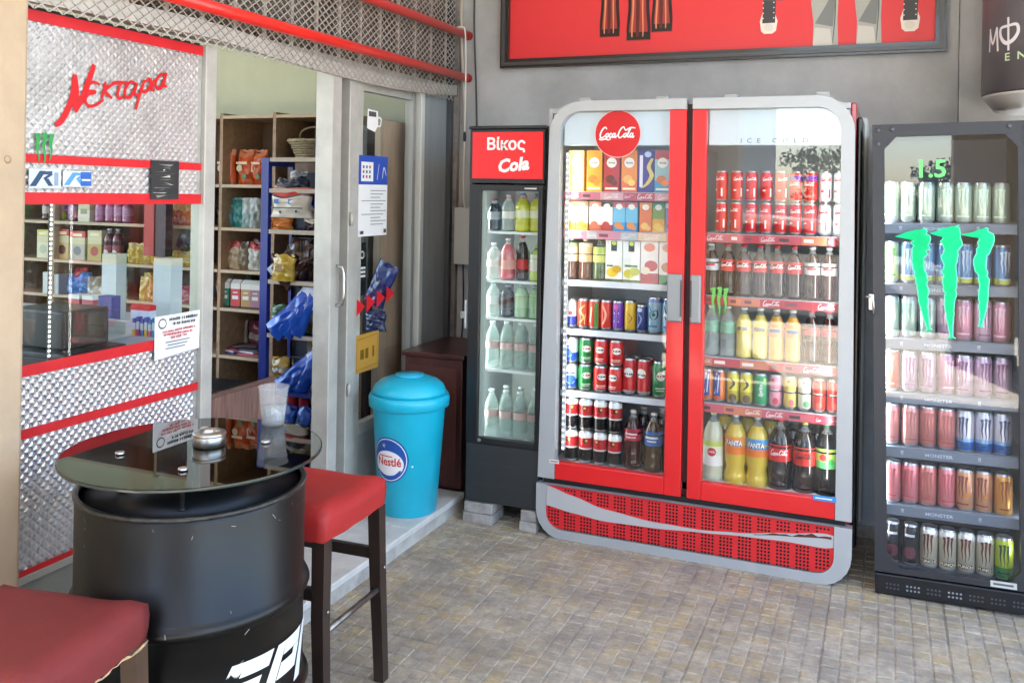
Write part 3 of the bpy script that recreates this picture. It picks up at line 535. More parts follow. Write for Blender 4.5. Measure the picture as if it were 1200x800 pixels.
printed('lettering', P_, lambda a, z, d: ((RC-d)*math.sin(a/RC-.33), -(RC-d)*math.cos(a/RC-.33), z), cs, .001); bx('wall_bracket', cs, (-.1, .1, .3, .345, .3, .5), BLACK)
# ------------------------------------------------------------ drinks: builders
LID = mat('#b9bbbd', .3, .9, name='can_lid'); PROTO = {}
def gloss(c, r=.32): return mat(c, r, coat=.25)
def can(h, r, bands, prints=None, metal=.0, lid=None):
    """bands: (height fraction, colour) upwards -> list of (part name, mesh)"""
    n = r*.80; z = [0, .006, .018, h-.022, h-.010, h-.006]; prof = [(n*.86, 0, LID), (n, .003, LID)]
    zs = [.014]+[.014+(h-.034)*f for f, _ in bands]; ms = [mat(c, .3, .55 if metal else .15, coat=.2) for _, c in bands]
    for i, m in enumerate(ms):
        prof.append((r, zs[i], m))
        if i == len(ms)-1: prof.append((r, zs[i+1], m))
    prof.append((r*.9, h-.009, LID)); prof.append((r*.84, h-.004, LID)); prof.append((r*.86, h, LID)); prof.append((r*.8, h, LID)); prof.append((r*.78, h-.004, LID))
    out = [('body', MB().lathe(prof, LID, 20).mesh('body')), ('tab', MB().box(-.008, .008, -.011, .011, h-.0035, h-.0012, LID).mesh('tab'))]
    if prints:
        b = MB(); fn = CYL(r)
        for i, p in enumerate([q for p in prints for q in (p if isinstance(p, list) else [p])]): b.add([fn(x, zz*h, -.0008-.0002*(i % 30)) for x, zz in p[0]], p[1], p[2])
        out.append(('printed_label', b.mesh('printed_label', False)))
    return out
def scaled(ps, h):
    """print given in metres high -> fractions of the can"""
    return [(([(x, z/h) for x, z in q[0]]), q[1], q[2]) for p in ps for q in (p if isinstance(p, list) else [p])]
PETM = {}
def pet(c, dens=.5):
    """clear plastic bottle filled with a drink: see-through colour with a shiny skin"""
    key = (c, dens)
    if key not in PETM:
        m = bpy.data.materials.new('filled_bottle'); m.use_nodes = True; b = m.node_tree.nodes['Principled BSDF']; b.inputs['Base Color'].default_value = (*lin(c), 1); b.inputs['Roughness'].default_value = .12; b.inputs['Coat Weight'].default_value = .6
        b.inputs['Alpha'].default_value = dens; PETM[key] = m
    return PETM[key]
def bottle(h, r, liquid, cap, label=None, lz=(.32, .56), prints=None, waist=False, dens=1.0, fill=.86):
    L_ = pet(liquid, dens); air = pet('#cfd6d6', .28); n = .011
    prof = [(r*.72, 0, L_), (r*.95, h*.02, L_), (r, h*.06, L_)]
    if waist: prof += [(r, h*.16, L_), (r*.80, h*.27, L_), (r*.97, h*.36, L_), (r*.97, h*.55, L_), (r*.99, h*.62, L_)]
    else:
        prof += [(r, h*.14, L_), (r*.95, h*.16, L_), (r, h*.19, L_), (r*.95, h*.22, L_), (r, h*.25, L_), (r*.96, h*.28, L_), (r*.97, h*.60, L_), (r, h*.63, L_)]
    prof += [(r*.86, h*.74, L_ if fill > .74 else air), (r*.5, h*.86, L_ if fill > .86 else air), (n, h*.92, air), (n, h*.955, air)]
    C_ = gloss(cap, .4); out = [('body', MB().lathe(prof, L_, 20).mesh('body')), ('cap', MB().lathe([(.0145, h*.95), (.0145, h*.997), (.012, h)], C_, 16).mesh('cap'))]
    if label:
        b = MB(); bands = label if isinstance(label, list) else [(1.0, label)]; z0, z1 = lz[0]*h, lz[1]*h; pr = [(r*.975, z0, gloss(bands[0][1]))]; last = 0
        pr[0] = (r*.985, z0, gloss(bands[0][1]))
        for i, (f, c) in enumerate(bands): pr.append((r*.985, z0+(z1-z0)*f, gloss(bands[min(i+1, len(bands)-1)][1])))
        b.lathe(pr, LID, 20, capb=False, capt=False); fn = CYL(r*.985)
        out.append(('label', b.mesh('label', False)))
        if prints:
            b = MB()
            for i, p in enumerate([q for p in prints for q in (p if isinstance(p, list) else [p])]): b.add([fn(x, z0+zz, -.0012-.0002*(i % 30)) for x, zz in p[0]], p[1], p[2])
            out.append(('label_print', b.mesh('label_print', False)))
    return out
def carton(w, d, h, bands, prints=None, cap=None, gable=False):
    b = MB(); z = 0; last = 0
    for f, c in bands:
        b.box(-w/2, w/2, -d/2, d/2, last*h, f*h, mat(c, .45)); last = f
    out = [('body', b.mesh('body'))]
    if gable:
        out.append(('gable_top', MB().add([(-w/2, -d/2, h), (w/2, -d/2, h), (w/2, d/2, h), (-w/2, d/2, h), (-w/2, 0, h*1.16), (w/2, 0, h*1.16)], [(0, 1, 5, 4), (2, 3, 4, 5), (0, 4, 3), (1, 2, 5)], mat(bands[-1][1], .45)).mesh('gable_top')))
    if prints:
        b = MB()
        for i, p in enumerate([q for p in prints for q in (p if isinstance(p, list) else [p])]): b.add([(x, -d/2-.0006-.0002*i, zz*h) for x, zz in p[0]], p[1], p[2])
        out.append(('front_print', b.mesh('front_print', False)))
    if cap: out.append(('cap', MB().lathe([(.012, h), (.012, h+.014)], gloss(cap), 12, (w*.2, 0)).mesh('cap')))
    return out
def put(name, kind, loc, label, cat, group=None, rz=0.0, scale=1.0):
    t = thing(name, label, cat, loc, (0, 0, rz), group)
    for nm, me in kind: obj(nm, me, t)
    if scale != 1.0: t.scale = (scale,)*3
    return t
# drink designs ------------------------------------------------------------
D = lambda c, r=.45: mat(c, r)
W = D('#e9e9e6')
def juice(bg, top=None, fruit='#e0952e', logo=True, h=.195):
    pr = []
    if top: pr.append(rect(-.036, .036, .78, .995, D(top)))
    if logo: pr += [disc(0, .70, .024, D('#f2eee8'), .024/h), txt('Amita', .05, 0, .70, D('#7a2030'), .02, sx=.2)]
    pr += [disc(-.006, .30, .022, D(fruit), .10), disc(.012, .22, .017, D(tuple(min(1, x*1.4) for x in lin(fruit))), .075), rect(-.03, .03, .05, .10, D('#f0ead8'))]
    return pr
B_ = {}
H1 = .192; h1 = .135
B_['c_lemon'] = carton(.074, .07, H1, [(1, '#e6cf7a')], juice('', None, '#f0dc8e'))
B_['c_orange'] = carton(.074, .07, H1, [(.22, '#f0b52c'), (1, '#ea9a28')], juice('', None, '#e8751c'))
B_['c_cherry'] = carton(.074, .07, H1, [(1, '#b3202c')], juice('', None, '#5a1218'))
B_['c_peach'] = carton(.074, .07, H1, [(.25, '#e2693a'), (1, '#e8893c')], juice('', None, '#efb35a'))
B_['c_motion'] = carton(.074, .07, H1, [(1, '#3a2a8c')], [txt('MOTION', .085, -.022, .5, W, .03, rot=0, sx=.0) if False else rect(-.03, -.015, .12, .88, D('#e8e4f2')), ribbon([(.028, .8), (.012, .6), (.026, .4), (.006, .2), (-.02, .1)], .02, D('#dcc46a')), disc(.008, .9, .016, D('#b9cfe8'), .07)])
B_['c_multi'] = carton(.074, .07, H1, [(.28, '#3f9fd0'), (1, '#9fc4cc')], juice('', '#b5404a', '#d8783a'))
def small(b, top, fr): return carton(.056, .05, h1, b, [rect(-.028, .028, .82, .995, D(top)), disc(0, .84, .016, W, .10), disc(-.004, .2, .018, D(fr), .12), disc(.012, .13, .012, D(fr), .08)])
B_['s_white_orange'] = small([(.26, '#e8b04a'), (1, '#eeeae4')], '#e6894a', '#e8922c'); B_['s_white_peach'] = small([(.2, '#c65a3e'), (1, '#eee6e0')], '#e08a6a', '#d9694a'); B_['s_white_red'] = small([(.2, '#b5242c'), (1, '#eeeaea')], '#2a3238', '#b5343a')
B_['s_blue'] = small([(.3, '#2f8fd0'), (1, '#6fb8dc')], '#c0555a', '#e08a3a'); B_['s_orange'] = small([(1, '#de7430')], '#e08a3a', '#f0c060'); B_['s_yellow'] = small([(.45, '#e0a82c'), (1, '#7a9c3a')], '#2f8f5a', '#efc54a'); B_['s_purple'] = small([(1, '#8f7fb8')], '#d9d2e8', '#5a4a8c')
B_['t_pine'] = carton(.08, .07, .19, [(.06, '#4a5a2c'), (1, '#eeeeea')], [rect(-.014, .014, .74, .98, D('#1f2a1c')), disc(0, .93, .011, D('#c8d84a'), .05), disc(-.008, .22, .028, D('#e8c22c'), .12), disc(.014, .3, .022, D('#d8a81c'), .09), rect(-.034, -.004, .36, .40, D('#3f6a2c'))], None)
B_['t_lemon'] = carton(.08, .07, .19, [(.06, '#5a6a2c'), (1, '#eeeeea')], [rect(-.014, .014, .74, .98, D('#1f2a1c')), disc(0, .93, .011, D('#c8d84a'), .05), disc(-.01, .2, .026, D('#d8c83a'), .11), disc(.016, .26, .024, D('#b8b82c'), .1), rect(-.03, .03, .37, .42, D('#4a7a3a'))], None)
B_['t_apple'] = carton(.08, .07, .19, [(.24, '#b52a30'), (1, '#efe9e6')], [disc(.0, .86, .026, D('#dc7a5a'), .10), disc(.008, .42, .03, D('#c0242c'), .13), disc(-.018, .3, .022, D('#e8d8c0'), .09)], None)
B_['t_peach'] = carton(.08, .07, .19, [(.22, '#4f8a5a'), (1, '#efe6e0')], [disc(.0, .86, .026, D('#e09a7a'), .10), disc(.0, .4, .03, D('#c87a4a'), .12)], None)
B_['tea_green'] = bottle(.19, .034, '#5a3a2c', '#d9d9d0', [(.3, '#c8c8a8'), (.8, '#d6d3b0'), (1, '#8fae7a')], (.44, .9)); B_['tea_peach'] = bottle(.19, .034, '#5f3a2a', '#e0d8c8', [(.8, '#e2b98a'), (1, '#e8d0a8')], (.44, .9)); B_['tea_lime'] = bottle(.19, .034, '#3f5a34', '#2a4a34', [(.6, '#c8cc6a'), (1, '#a8c05a')], (.44, .82))
def slim(h, r, bands, pr=None): return can(h, r, bands, pr)
V1 = .165; V2 = .14
B_['e_silverblue'] = can(.135, .0265, [(.40, '#2438a8'), (1, '#d3d7de')], [poly([(-.026, .42), (.026, .42), (.026, .62), (.0, .5)], D('#c9ced6')), disc(0, .52, .009, D('#c02530'), .08)]); B_['e_orange'] = can(V2, .027, [(1, '#c8452a')], [ribbon([(-.012, .2), (.01, .4), (-.01, .6), (.012, .8)], .012, D('#e8b06a')), ribbon([(.012, .15), (.016, .5)], .006, D('#e0c89a'))]); B_['e_redgreen'] = can(V2, .029, [(1, '#c63a2c')], [rect(.008, .028, .08, .9, D('#3f8a3a'), 3), ribbon([(-.012, .25), (-.006, .75)], .012, D('#e8c8a0'))]); B_['e_red'] = can(V2, .028, [(1, '#c8342a')], [ribbon([(-.008, .2), (.006, .5), (-.006, .8)], .01, D('#e8a890'))])
B_['e_purple'] = can(V2, .027, [(1, '#6a35a8')], [txt('XIXO', .9*.25, 0.0, .45, W, .03, sx=.05, rot=0) if False else rect(-.001, .001, .1, .9, D('#c8b0e0')), ribbon([(-.012, .62), (.012, .30)], .006, W), ribbon([(.012, .62), (-.012, .30)], .006, W), disc(0, .8, .011, D('#d0558a'), .09)])
B_['e_yellow'] = can(.145, .028, [(1, '#d3a92c')], [ribbon([(-.006, .3), (.008, .45), (-.006, .6)], .006, D('#8a5a1c'))]); B_['e_navy'] = can(.13, .027, [(1, '#20306e')], [disc(0, .82, .012, D('#b8c2dc'), .08), ribbon([(-.008, .2), (.008, .5), (-.006, .7)], .008, D('#8090c8'))])
B_['e_skyblue'] = can(.168, .033, [(.96, '#8fb4cc'), (1, '#3a5a9c')], [ribbon([(-.02, .78), (-.004, .60), (.018, .66), (.022, .5), (.006, .4), (-.012, .46), (-.012, .58), (.002, .60)], .007, D('#173a4a')), disc(.004, .53, .008, D('#1f6a5a'), .05), rect(-.022, .022, .19, .24, D('#3f7a9a'), 4)])
beer = lambda c, lab, lc, bh=.123: can(bh, .033, [(1, c)], [disc(.006, .60, .021, D(lab), .125), rect(-.018, .028, .57, .64, D(lc), 4), rect(-.02, .024, .25, .28, D('#e0d8d0'), 4), rect(-.016, .02, .19, .21, D('#e0d8d0'), 4)])
B_['b_blue'] = can(.123, .033, [(.42, '#1f4fb8'), (1, '#e4e8ee')], [disc(0, .42, .024, D('#2f5fc8'), .16), rect(-.02, .02, .62, .67, D('#2a4a9a'), 4), ribbon([(-.024, .34), (0, .24), (.024, .34)], .003, W)]); B_['b_green'] = beer('#177a3c', '#dfe8dc', '#b83038'); B_['b_red'] = beer('#c5282a', '#e8e4de', '#3a3a3a'); B_['b_red2'] = can(.168, .033, [(.06, '#9aa0a4'), (1, '#c0262c')], [disc(0, .62, .022, D('#e4e4e0'), .13), rect(-.024, .024, .55, .60, D('#3a2a2a'), 5), ribbon([(-.02, .30), (.02, .32)], .005, D('#e8b0a8'))]); B_['b_yellow'] = beer('#d8b32c', '#f0ead0', '#8a3a2a', .16); B_['b_green2'] = beer('#177a3c', '#dfe8dc', '#b83038', .165)
B_['k_redblack'] = can(.150, .033, [(.44, '#141416'), (.50, '#d8d4d0'), (.90, '#b8242a'), (1, '#e4e2e0')], [disc(0, .70, .011, D('#2a1c10'), .07), disc(.004, .71, .006, D('#d8a84a'), .04), ribbon([(-.02, .60), (.024, .68)], .008, D('#e0d6d0')), ribbon([(-.012, .28), (.018, .32)], .006, D('#b8b4b0'))])
B_['p_redlabel'] = bottle(.265, .042, '#3a1512', '#e4dcd8', '#b53040', (.50, .70), [rect(-.03, .03, .026, .034, D('#e8d0d4'), 4), rect(-.024, .024, .012, .018, D('#e8d0d4'), 4)]); B_['p_bluelabel'] = bottle(.265, .042, '#4a3a22', '#e4dcd8', '#3a6ab0', (.46, .70), [rect(-.03, .03, .032, .042, D('#e0e8f0'), 4), rect(-.022, .022, .018, .024, D('#e0e8f0'), 4)]); B_['p_dark'] = bottle(.265, .042, '#1c1214', '#cfc8c8', '#4a2038', (.50, .70))
coke = lambda c, sc, dark='#e8e4e0': can(.168, .033, [(1, c)], scaled([script(0, .125, .052, D(sc), .5, 2), rect(.010, .018, .03, .075, D(sc), 2), rect(-.026, -.012, .06, .068, D(sc), 2)], .168))
B_['cola_red'] = coke('#cf1f22', '#f0e6e2'); B_['cola_silver'] = coke('#c3c6ca', '#c03038'); B_['cola_purple'] = can(.168, .033, [(.78, '#cf2a26'), (.96, '#6a3fa0'), (1, '#cf2a26')], scaled([script(0, .10, .052, D('#f0e6e2'), .5, 2)], .168))
B_['m_cola'] = bottle(.228, .034, '#2a1412', '#c8242a', '#cf2a2c', (.48, .70), scaled([script(0, .028, .055, W, .5, 2)], 1)); B_['m_light'] = bottle(.228, .034, '#2f1a16', '#d8d8d8', '#c9ccd0', (.48, .70), [rect(-.02, .02, .02, .03, D('#c03038'), 4)]); B_['m_cherry'] = bottle(.228, .034, '#2a1216', '#c8242a', [(.4, '#2a1416'), (1, '#c32a38')], (.44, .68))
B_['n_water'] = bottle(.222, .034, '#c4d2d0', '#e8e8e8', '#7ab8a0', (.48, .70), dens=.35); B_['n_lemon'] = bottle(.222, .034, '#d8c86a', '#e8e4d8', '#cfc04a', (.46, .72), [rect(-.024, .024, .02, .036, D('#3a3a4a'), 4)]); B_['n_orange'] = bottle(.222, .034, '#d8a850', '#e8e4d8', '#e0863a', (.46, .72), [rect(-.024, .024, .02, .036, D('#34508a'), 4)])
tc = .145; tr = .0275
def fanta(c1, c2): return can(tc, tr, [(.14, c1), (1, '#e0792a')], [rect(-.024, .012, .2, .92, D('#24489c'), 4), ribbon([(-.014, .25), (-.004, .9)], .010, D('#e8e8f0')), ribbon([(.0, .3), (.006, .85)], .006, D('#e8e8f0'))])
B_['x_orange'] = fanta('#d8672a', ''); B_['x_lemon'] = can(tc, tr, [(.4, '#b8a82c'), (1, '#d9cc3a')], [ribbon([(-.01, .45), (.008, .62), (-.006, .8)], .012, D('#2a2a2c')), disc(.004, .2, .016, D('#5a4a2c'), .12)]); B_['x_green'] = can(tc, tr, [(1, '#149a62')], scaled([txt('Sprite', .022, 0, .072, W, .03, rot=R(90), shear=.2)], tc)+[disc(.016, .82, .006, D('#d8e86a'), .05)])
def sw(c1, c2, dot): return can(tc, tr, [(.52, c2), (.58, '#2a2426'), (1, c1)], [disc(.006, .22, .012, D(dot), .10), disc(-.006, .84, .005, D('#8a5a5a'), .04), rect(-.02, .02, .535, .56, D('#e0dcd8'), 4)])
B_['x_pink'] = sw('#dd8fa4', '#e09ab0', '#c23a4a'); B_['x_yellowpink'] = sw('#dcc45a', '#e0cc6a', '#e0707a'); B_['x_whitegreen'] = sw('#e4e2d8', '#dfe4d0', '#5aa06a'); B_['x_red'] = sw('#cf3a30', '#cf3a30', '#e05a4a')
BIG = .318
B_['g_cloudy'] = bottle(BIG, .046, '#c3c3a8', '#d8d4a0', [(.42, '#e9e9e2'), (.8, '#dfe3c8'), (1, '#b8c85a')], (.26, .60), [disc(.0, .062, .019, D('#c02a30')), txt('ΕΨΑ', .010, 0, .062, W, .03)])
def fa(top): return bottle(BIG, .05, '#d0b440', '#e8e8ea', [(.42, '#e0762a'), (1, top)], (.46, .70), [txt('FANTA', .024, 0.001, .049, D('#1f3f8c'), .11, sx=.72), txt('FANTA', .022, 0, .05, W, .035, sx=.76)], waist=True)
B_['g_fanta_o'] = fa('#e38a3a'); B_['g_fanta_b'] = fa('#4f9ad0')
B_['g_cola'] = bottle(BIG, .05, '#181214', '#c8242a', '#cf2428', (.44, .66), scaled([script(0, .037, .072, W, .42, 4)], 1)); B_['g_colazero'] = bottle(BIG, .05, '#181214', '#d9d060', '#c8302a', (.42, .66), scaled([script(0, .04, .068, D('#3a1414'), .42, 4)], 1)); B_['g_green'] = bottle(BIG, .05, '#1a1c1c', '#3a9a6a', [(.35, '#58b86a'), (1, '#a8c85a')], (.42, .68), [disc(-.012, .046, .015, D('#c8303a')), disc(.02, .03, .012, D('#2f9a4a'))])
# energy drinks
def mo(bands, ink_, extra=None, h=.168): return can(h, .033, bands, scaled(claw(0, .095, .042, .095, D(ink_), n=4)+[rect(-.022, .022, .030, .036, D(ink_), 4)]+(extra or []), h), metal=1)
M_ = {'silvergrn': mo([(1, '#aebfae')], '#d6e6cc'), 'lime': mo([(1, '#b4c88a')], '#4a8a3a'), 'bluegrn': mo([(.16, '#a8b84a'), (1, '#5f86b0')], '#c8d8e4', [disc(0, .022, .02, D('#c0cc5a'), .008)]), 'palegrn': mo([(1, '#b3c4b8')], '#8fb09a'), 'pink': mo([(1, '#c98aa0')], '#e6c0cc'), 'lilac': mo([(1, '#c3a2b6')], '#8a6078'), 'red': mo([(1, '#cf5a48')], '#e8b8a0'), 'rose': mo([(1, '#d18d88')], '#b06a64'), 'dkrose': mo([(1, '#cc7a74')], '#a85a54'), 'blwh': mo([(.24, '#2a6ab8'), (.34, '#8ab4dc'), (1, '#c3c0cc')], '#3a4a70'), 'salmon': mo([(1, '#e0858a')], '#c05a62'), 'peach': mo([(1, '#d39a78')], '#8a4a3a', [disc(.014, .07, .010, D('#c87a2c'))]), 'orange': mo([(1, '#d8974a')], '#8a4a1c'), 'black': can(.168, .030, [(1, '#2a2a2e')], scaled(claw(0, .055, .03, .045, D('#c04050'), n=4)+[disc(0, .055, .024, D('#5a2a34')), rect(-.018, .018, .12, .13, D('#c8c8cc'), 4)], .168), metal=1),
      'cream': mo([(.90, '#cfc6ae'), (1, '#e8e6e0')], '#5a2a24', [rect(-.026, .026, .026, .042, D('#3a2420'), 5), txt('PUNCH', .012, 0, .034, D('#e8dcc0'), .02)]), 'greenyl': mo([(.3, '#3f9a5a'), (1, '#b8c83a')], '#1f4a3a')}
# ------------------------------------------------------------ two door red cooler
FX, FY = -.80, 3.95; grey = mat('#aeb1b3', .42, .25, var=.05, vscale=3, name='grey_bezel'); rdoor = mat('#d9171c', .38, coat=.35, var=.05, vscale=4, name='red_door'); inner = mat('#c3c7cc', .5, name='cooler_liner')
ck = thing('drinks_cooler', 'wide two door drinks cooler with red and grey frame', 'cooler', (FX, FY, 0))
def ox(s, z): return (-.688+.036*z/2.0) if s < 0 else (.688-.014*z/2.0)
sidem = mat('#a3181c', .25, coat=.5, name='red_side')
for s in (-1, 1):
    x = .655*s; bx('side_panel', ck, (min(x, x+.022*s), max(x, x+.022*s), .05, .74, .05, 1.985), sidem if s > 0 else grey, .006); bx('liner_side', ck, (min(x-.012*s, x-.001*s), max(x-.012*s, x-.001*s), .06, .70, .27, 1.96), inner)
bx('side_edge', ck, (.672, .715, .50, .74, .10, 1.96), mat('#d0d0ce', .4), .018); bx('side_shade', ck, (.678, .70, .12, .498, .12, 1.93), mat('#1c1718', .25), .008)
bx('back_panel', ck, (-.655, .655, .70, .74, .05, 1.985), mat('#8d9196', .6)); bx('liner_back', ck, (-.64, .64, .66, .698, .28, 1.95), inner)
bx('roof', ck, (-.655, .655, .05, .70, 1.962, 1.985), grey); bx('liner_floor', ck, (-.64, .64, .03, .66, .30, .33), inner); bx('machine_box', ck, (-.65, .65, .06, .70, .04, .255), DARK)
bx('centre_post', ck, (-.035, .035, .06, .10, .33, 1.96), mat('#b9bdc2', .5)); bx('divider', ck, (-.008, .008, .10, .66, .33, 1.8), inner)
def arc(cx, cz, r, a0, a1, n=8): return [(cx+r*math.cos(R(a0+(a1-a0)*i/n)), cz+r*math.sin(R(a0+(a1-a0)*i/n))) for i in range(n+1)]
def door(s):
    d = bx('door', ck, (-.62 if s < 0 else .07, -.09 if s < 0 else .62, .0265, .0325, .345, 1.965), glass_mat((.97, .985, .98), .05, name='cooler_glass')); d['label'] = 'clear glass door with a grey and red frame'
    zb, zt, ro, ri = .27, 2.013, .15, .10; xi = -.602; F_ = FRONT(0.0); k = 1 if s < 0 else -1
    O = [(ox(s, zb), zb), (ox(s, 1.0), 1.0)]+[(p[0] if True else 0, p[1]) for p in (arc(-.652+ro, zt-ro, ro, 180, 90) if s < 0 else arc(.674-ro, zt-ro, ro, 0, 90))]+[(-.016 if s < 0 else .010, zt)]
    I = ([(xi, zb), (xi, 1.0)]+arc(xi+ri, 1.966-ri, ri, 180, 90)+[(-.016, 1.966)]) if s < 0 else ([(.622, zb), (.622, 1.0)]+arc(.622-ri, 1.966-ri, ri, 0, 90)+[(.010, 1.966)])
    obj('bezel', MB().strip(O, I, .048, grey, F_), d)
    a, b = (-.091, -.016) if s < 0 else (.010, .072); bx('red_stile', d, (a, b, .002, .046, zb, 1.965), rdoor, .004)
    c, e = (xi+.001, -.0915) if s < 0 else (.0725, .621); bx('red_rail', d, (c, e, .002, .046, zb, .348), rdoor, .004)
    hx0, hx1 = (-.088, -.02) if s < 0 else (.014, .062); hd = bx('handle', d, (hx0, hx1, -.016, .0015, 1.035, 1.245), mat('#8f9294', .4, .3), .008); bx('grip_recess', hd, ((-.0285, -.0215) if s < 0 else (.0155, .0225))+(-.0175, -.0162, 1.06, 1.22), mat('#4b4d4f', .6))
    return d
dL = door(-1); dR = door(1)
bx('door_gap', ck, (-.0155, .0095, .03, .05, .26, 1.99), mat('#2a0a0c', .6)); bx('lower_gap', ck, (-.66, .66, .02, .058, .245, .272), mat('#120d0d', .7))
# lit headers
lit = mat((.50, .57, .64), .5, emit=.06, name='backlit_header')
for a, b in ((-.598, -.093), (.074, .62)): bx('lit_header', ck, (a, b, .056, .10, 1.812, 1.964), lit)
printed('round_logo', [disc(0, 0, .108, mat('#e8c0bc', .4), seg=48), disc(0, 0, .105, mat('#c8141b', .35), seg=48)]+script(.0, .002, .165, mat('#f2ecec', .4), .36, 6), FRONT(0), dL, .002, (-.333, .0262, 1.862))
printed('lettering', [txt('I  C  E     C  O  L  D', .020, 0, 0, mat('#7f868e', .5), .01, sx=1.2)], FRONT(0), dR, .002, (.352, .0265, 1.828))
printed('claw_sticker', claw(0, 0, .085, .13, mat('#5fae4a', .4), seed=2), FRONT(0), dR, .002, (.135, .026, 1.128))
printed('blue_sticker', [rect(-.045, .045, -.011, .011, mat('#2f86c8', .4)), rect(-.036, .03, -.003, .002, W)], FRONT(0), dR, .002, (.58, .0, .352)); printed('price_sticker', [rect(-.024, .024, -.009, .009, mat('#d9d2cc', .5)), rect(-.018, .018, -.003, .003, mat('#a86a6a', .5))], FRONT(0), dL, .003, (-.602, .0, .352))
# LED strips: housing, dots, lamp
ledm = mat((1, 1, 1), .4, emit=1.6)
def led_bar(parent, x, y, z0, z1, n, w=.005):
    h_ = bx('led_bar', parent, (x-.008, x+.008, y, y+.01, z0-.01, z1+.01), mat('#c9ccd0', .5)); b = MB()
    for i in range(n): z = z0+(z1-z0)*i/(n-1); b.box(x-w/2, x+w/2, y-.003, y-.0005, z-w/2, z+w/2, ledm)
    obj('led_dots', b, h_)['kind'] = 'stuff'
def lamp(loc, rot, sx, sy_, e, col=(1, .98, .95)):
    l = bpy.data.lights.new('led_lamp', 'AREA'); l.shape = 'RECTANGLE'; l.size = sx; l.size_y = sy_; l.energy = e; l.color = col; o = bpy.data.objects.new('led_lamp', l); COL.objects.link(o); o.location = loc; o.rotation_euler = rot
led_bar(ck, -.583, .062, .40, 1.77, 50, .004); led_bar(ck, .634, .062, .40, 1.77, 46);  # right bar is added, out of sight behind the door frame
lamp((FX-.57, FY+.06, 1.1), (R(90), 0, R(-55)), .02, 1.4, .32); lamp((FX+.59, FY+.06, 1.1), (R(90), 0, R(55)), .02, 1.4, .32); lamp((FX, FY+.11, 1.1), (R(90), 0, 0), .03, 1.4, .26)  # right lamp goes with the added bar; centre lamp has no bar
# grille below
pl = obj('base_frame', MB().strip(arc(.56, .125, .128, 0, -90, 6)+[(-.56, -.003+.0)]+arc(-.56, .125, .128, -90, -180, 6)+[(-.688, .243), (.688, .243)], arc(.545, .115, .075, 0, -90, 6)+[(-.565, .04)]+arc(-.565, .115, .075, -90, -180, 6)+[(-.64, .2425), (.62, .2425)], .05, grey, FRONT(-.004), True), ck)
gp = mat('#cf2026', .45, var=.06, vscale=8); hole = mat('#150808', .8)
gpo = obj('grille_plate', MB().plate(arc(.55, .12, .075, 0, -90, 6)+arc(-.57, .12, .075, -90, -180, 6)+[(-.645, .238), (.625, .238)], .02, gp, FRONT(.003)), ck)
WV = [(0, .192, .046), (.1, .167, .039), (.22, .140, .027), (.4, .131, .013), (.57, .137, .005), (.7, .150, .006), (.85, .168, .017), (.97, .178, .030), (1.01, .180, .022)]
def wave(x):
    t = min(1.0, max(0.0, (x+.64)/1.26))
    for (a, m0, h0), (b_, m1, h1) in zip(WV, WV[1:]):
        if t <= b_: k = (t-a)/(b_-a); k = k*k*(3-2*k)*.5+k*.5; return m0+(m1-m0)*k, h0+(h1-h0)*k
    return WV[-1][1:]
b = MB()
for gi in range(16):
    x0 = -.625+gi*.0785
    for c in range(4):
        for r_ in range(13):
            x = x0+c*.0148; z = .049+r_*.0148; mid, hw = wave(x)
            if abs(z-mid) < hw+.006 or z > .232: continue
            if (x < -.57 and z < .115 and (x+.565)**2+(z-.115)**2 > .066**2) or (x > .545 and z < .115 and (x-.545)**2+(z-.115)**2 > .066**2) or x > .612: continue
            b.add([(x+.0052*math.cos(a*math.pi/4), .0018, z+.0052*math.sin(a*math.pi/4)) for a in range(8)], [list(range(8))], hole)
obj('vent_holes', b, gpo, fix=False)['kind'] = 'stuff'
xs = [-.638+1.256*i/40 for i in range(41)]; obj('wave_ribbon', MB().strip([(x, wave(x)[0]-wave(x)[1]) for x in xs], [(x, wave(x)[0]+wave(x)[1]) for x in xs], .0035, mat('#b9babb', .4, .2), FRONT(-.0015)), ck)
xs2 = [.30+.31*i/12 for i in range(13)]; obj('rust_patch', MB().strip([(x, wave(x)[0]+wave(x)[1]*.35) for x in xs2], [(x, wave(x)[0]+wave(x)[1]*(.75+.35*math.sin(x*80)*math.sin(x*31))) for x in xs2], .001, mat('#5a2c22', .8, var=.4, vscale=30), FRONT(-.0026)), ck)
for u in (688, 778, 858, 965): x = px(u, 4.3, 110)-FX; bx('top_bracket', ck, (x-.045, x+.045, .30, .36, 1.986, 2.035), grey, .006); bx('bracket_cap', ck, (x-.03, x+.03, .31, .35, 2.036, 2.06), mat('#c2c4c2', .5), .004)
for x in (-.55, .55):
    for y in (.12, .62): obj('foot', MB().lathe([(.03, 0), (.03, .02), (.012, .024), (.012, .05)], BLACK, 12), ck, (x, y, 0))
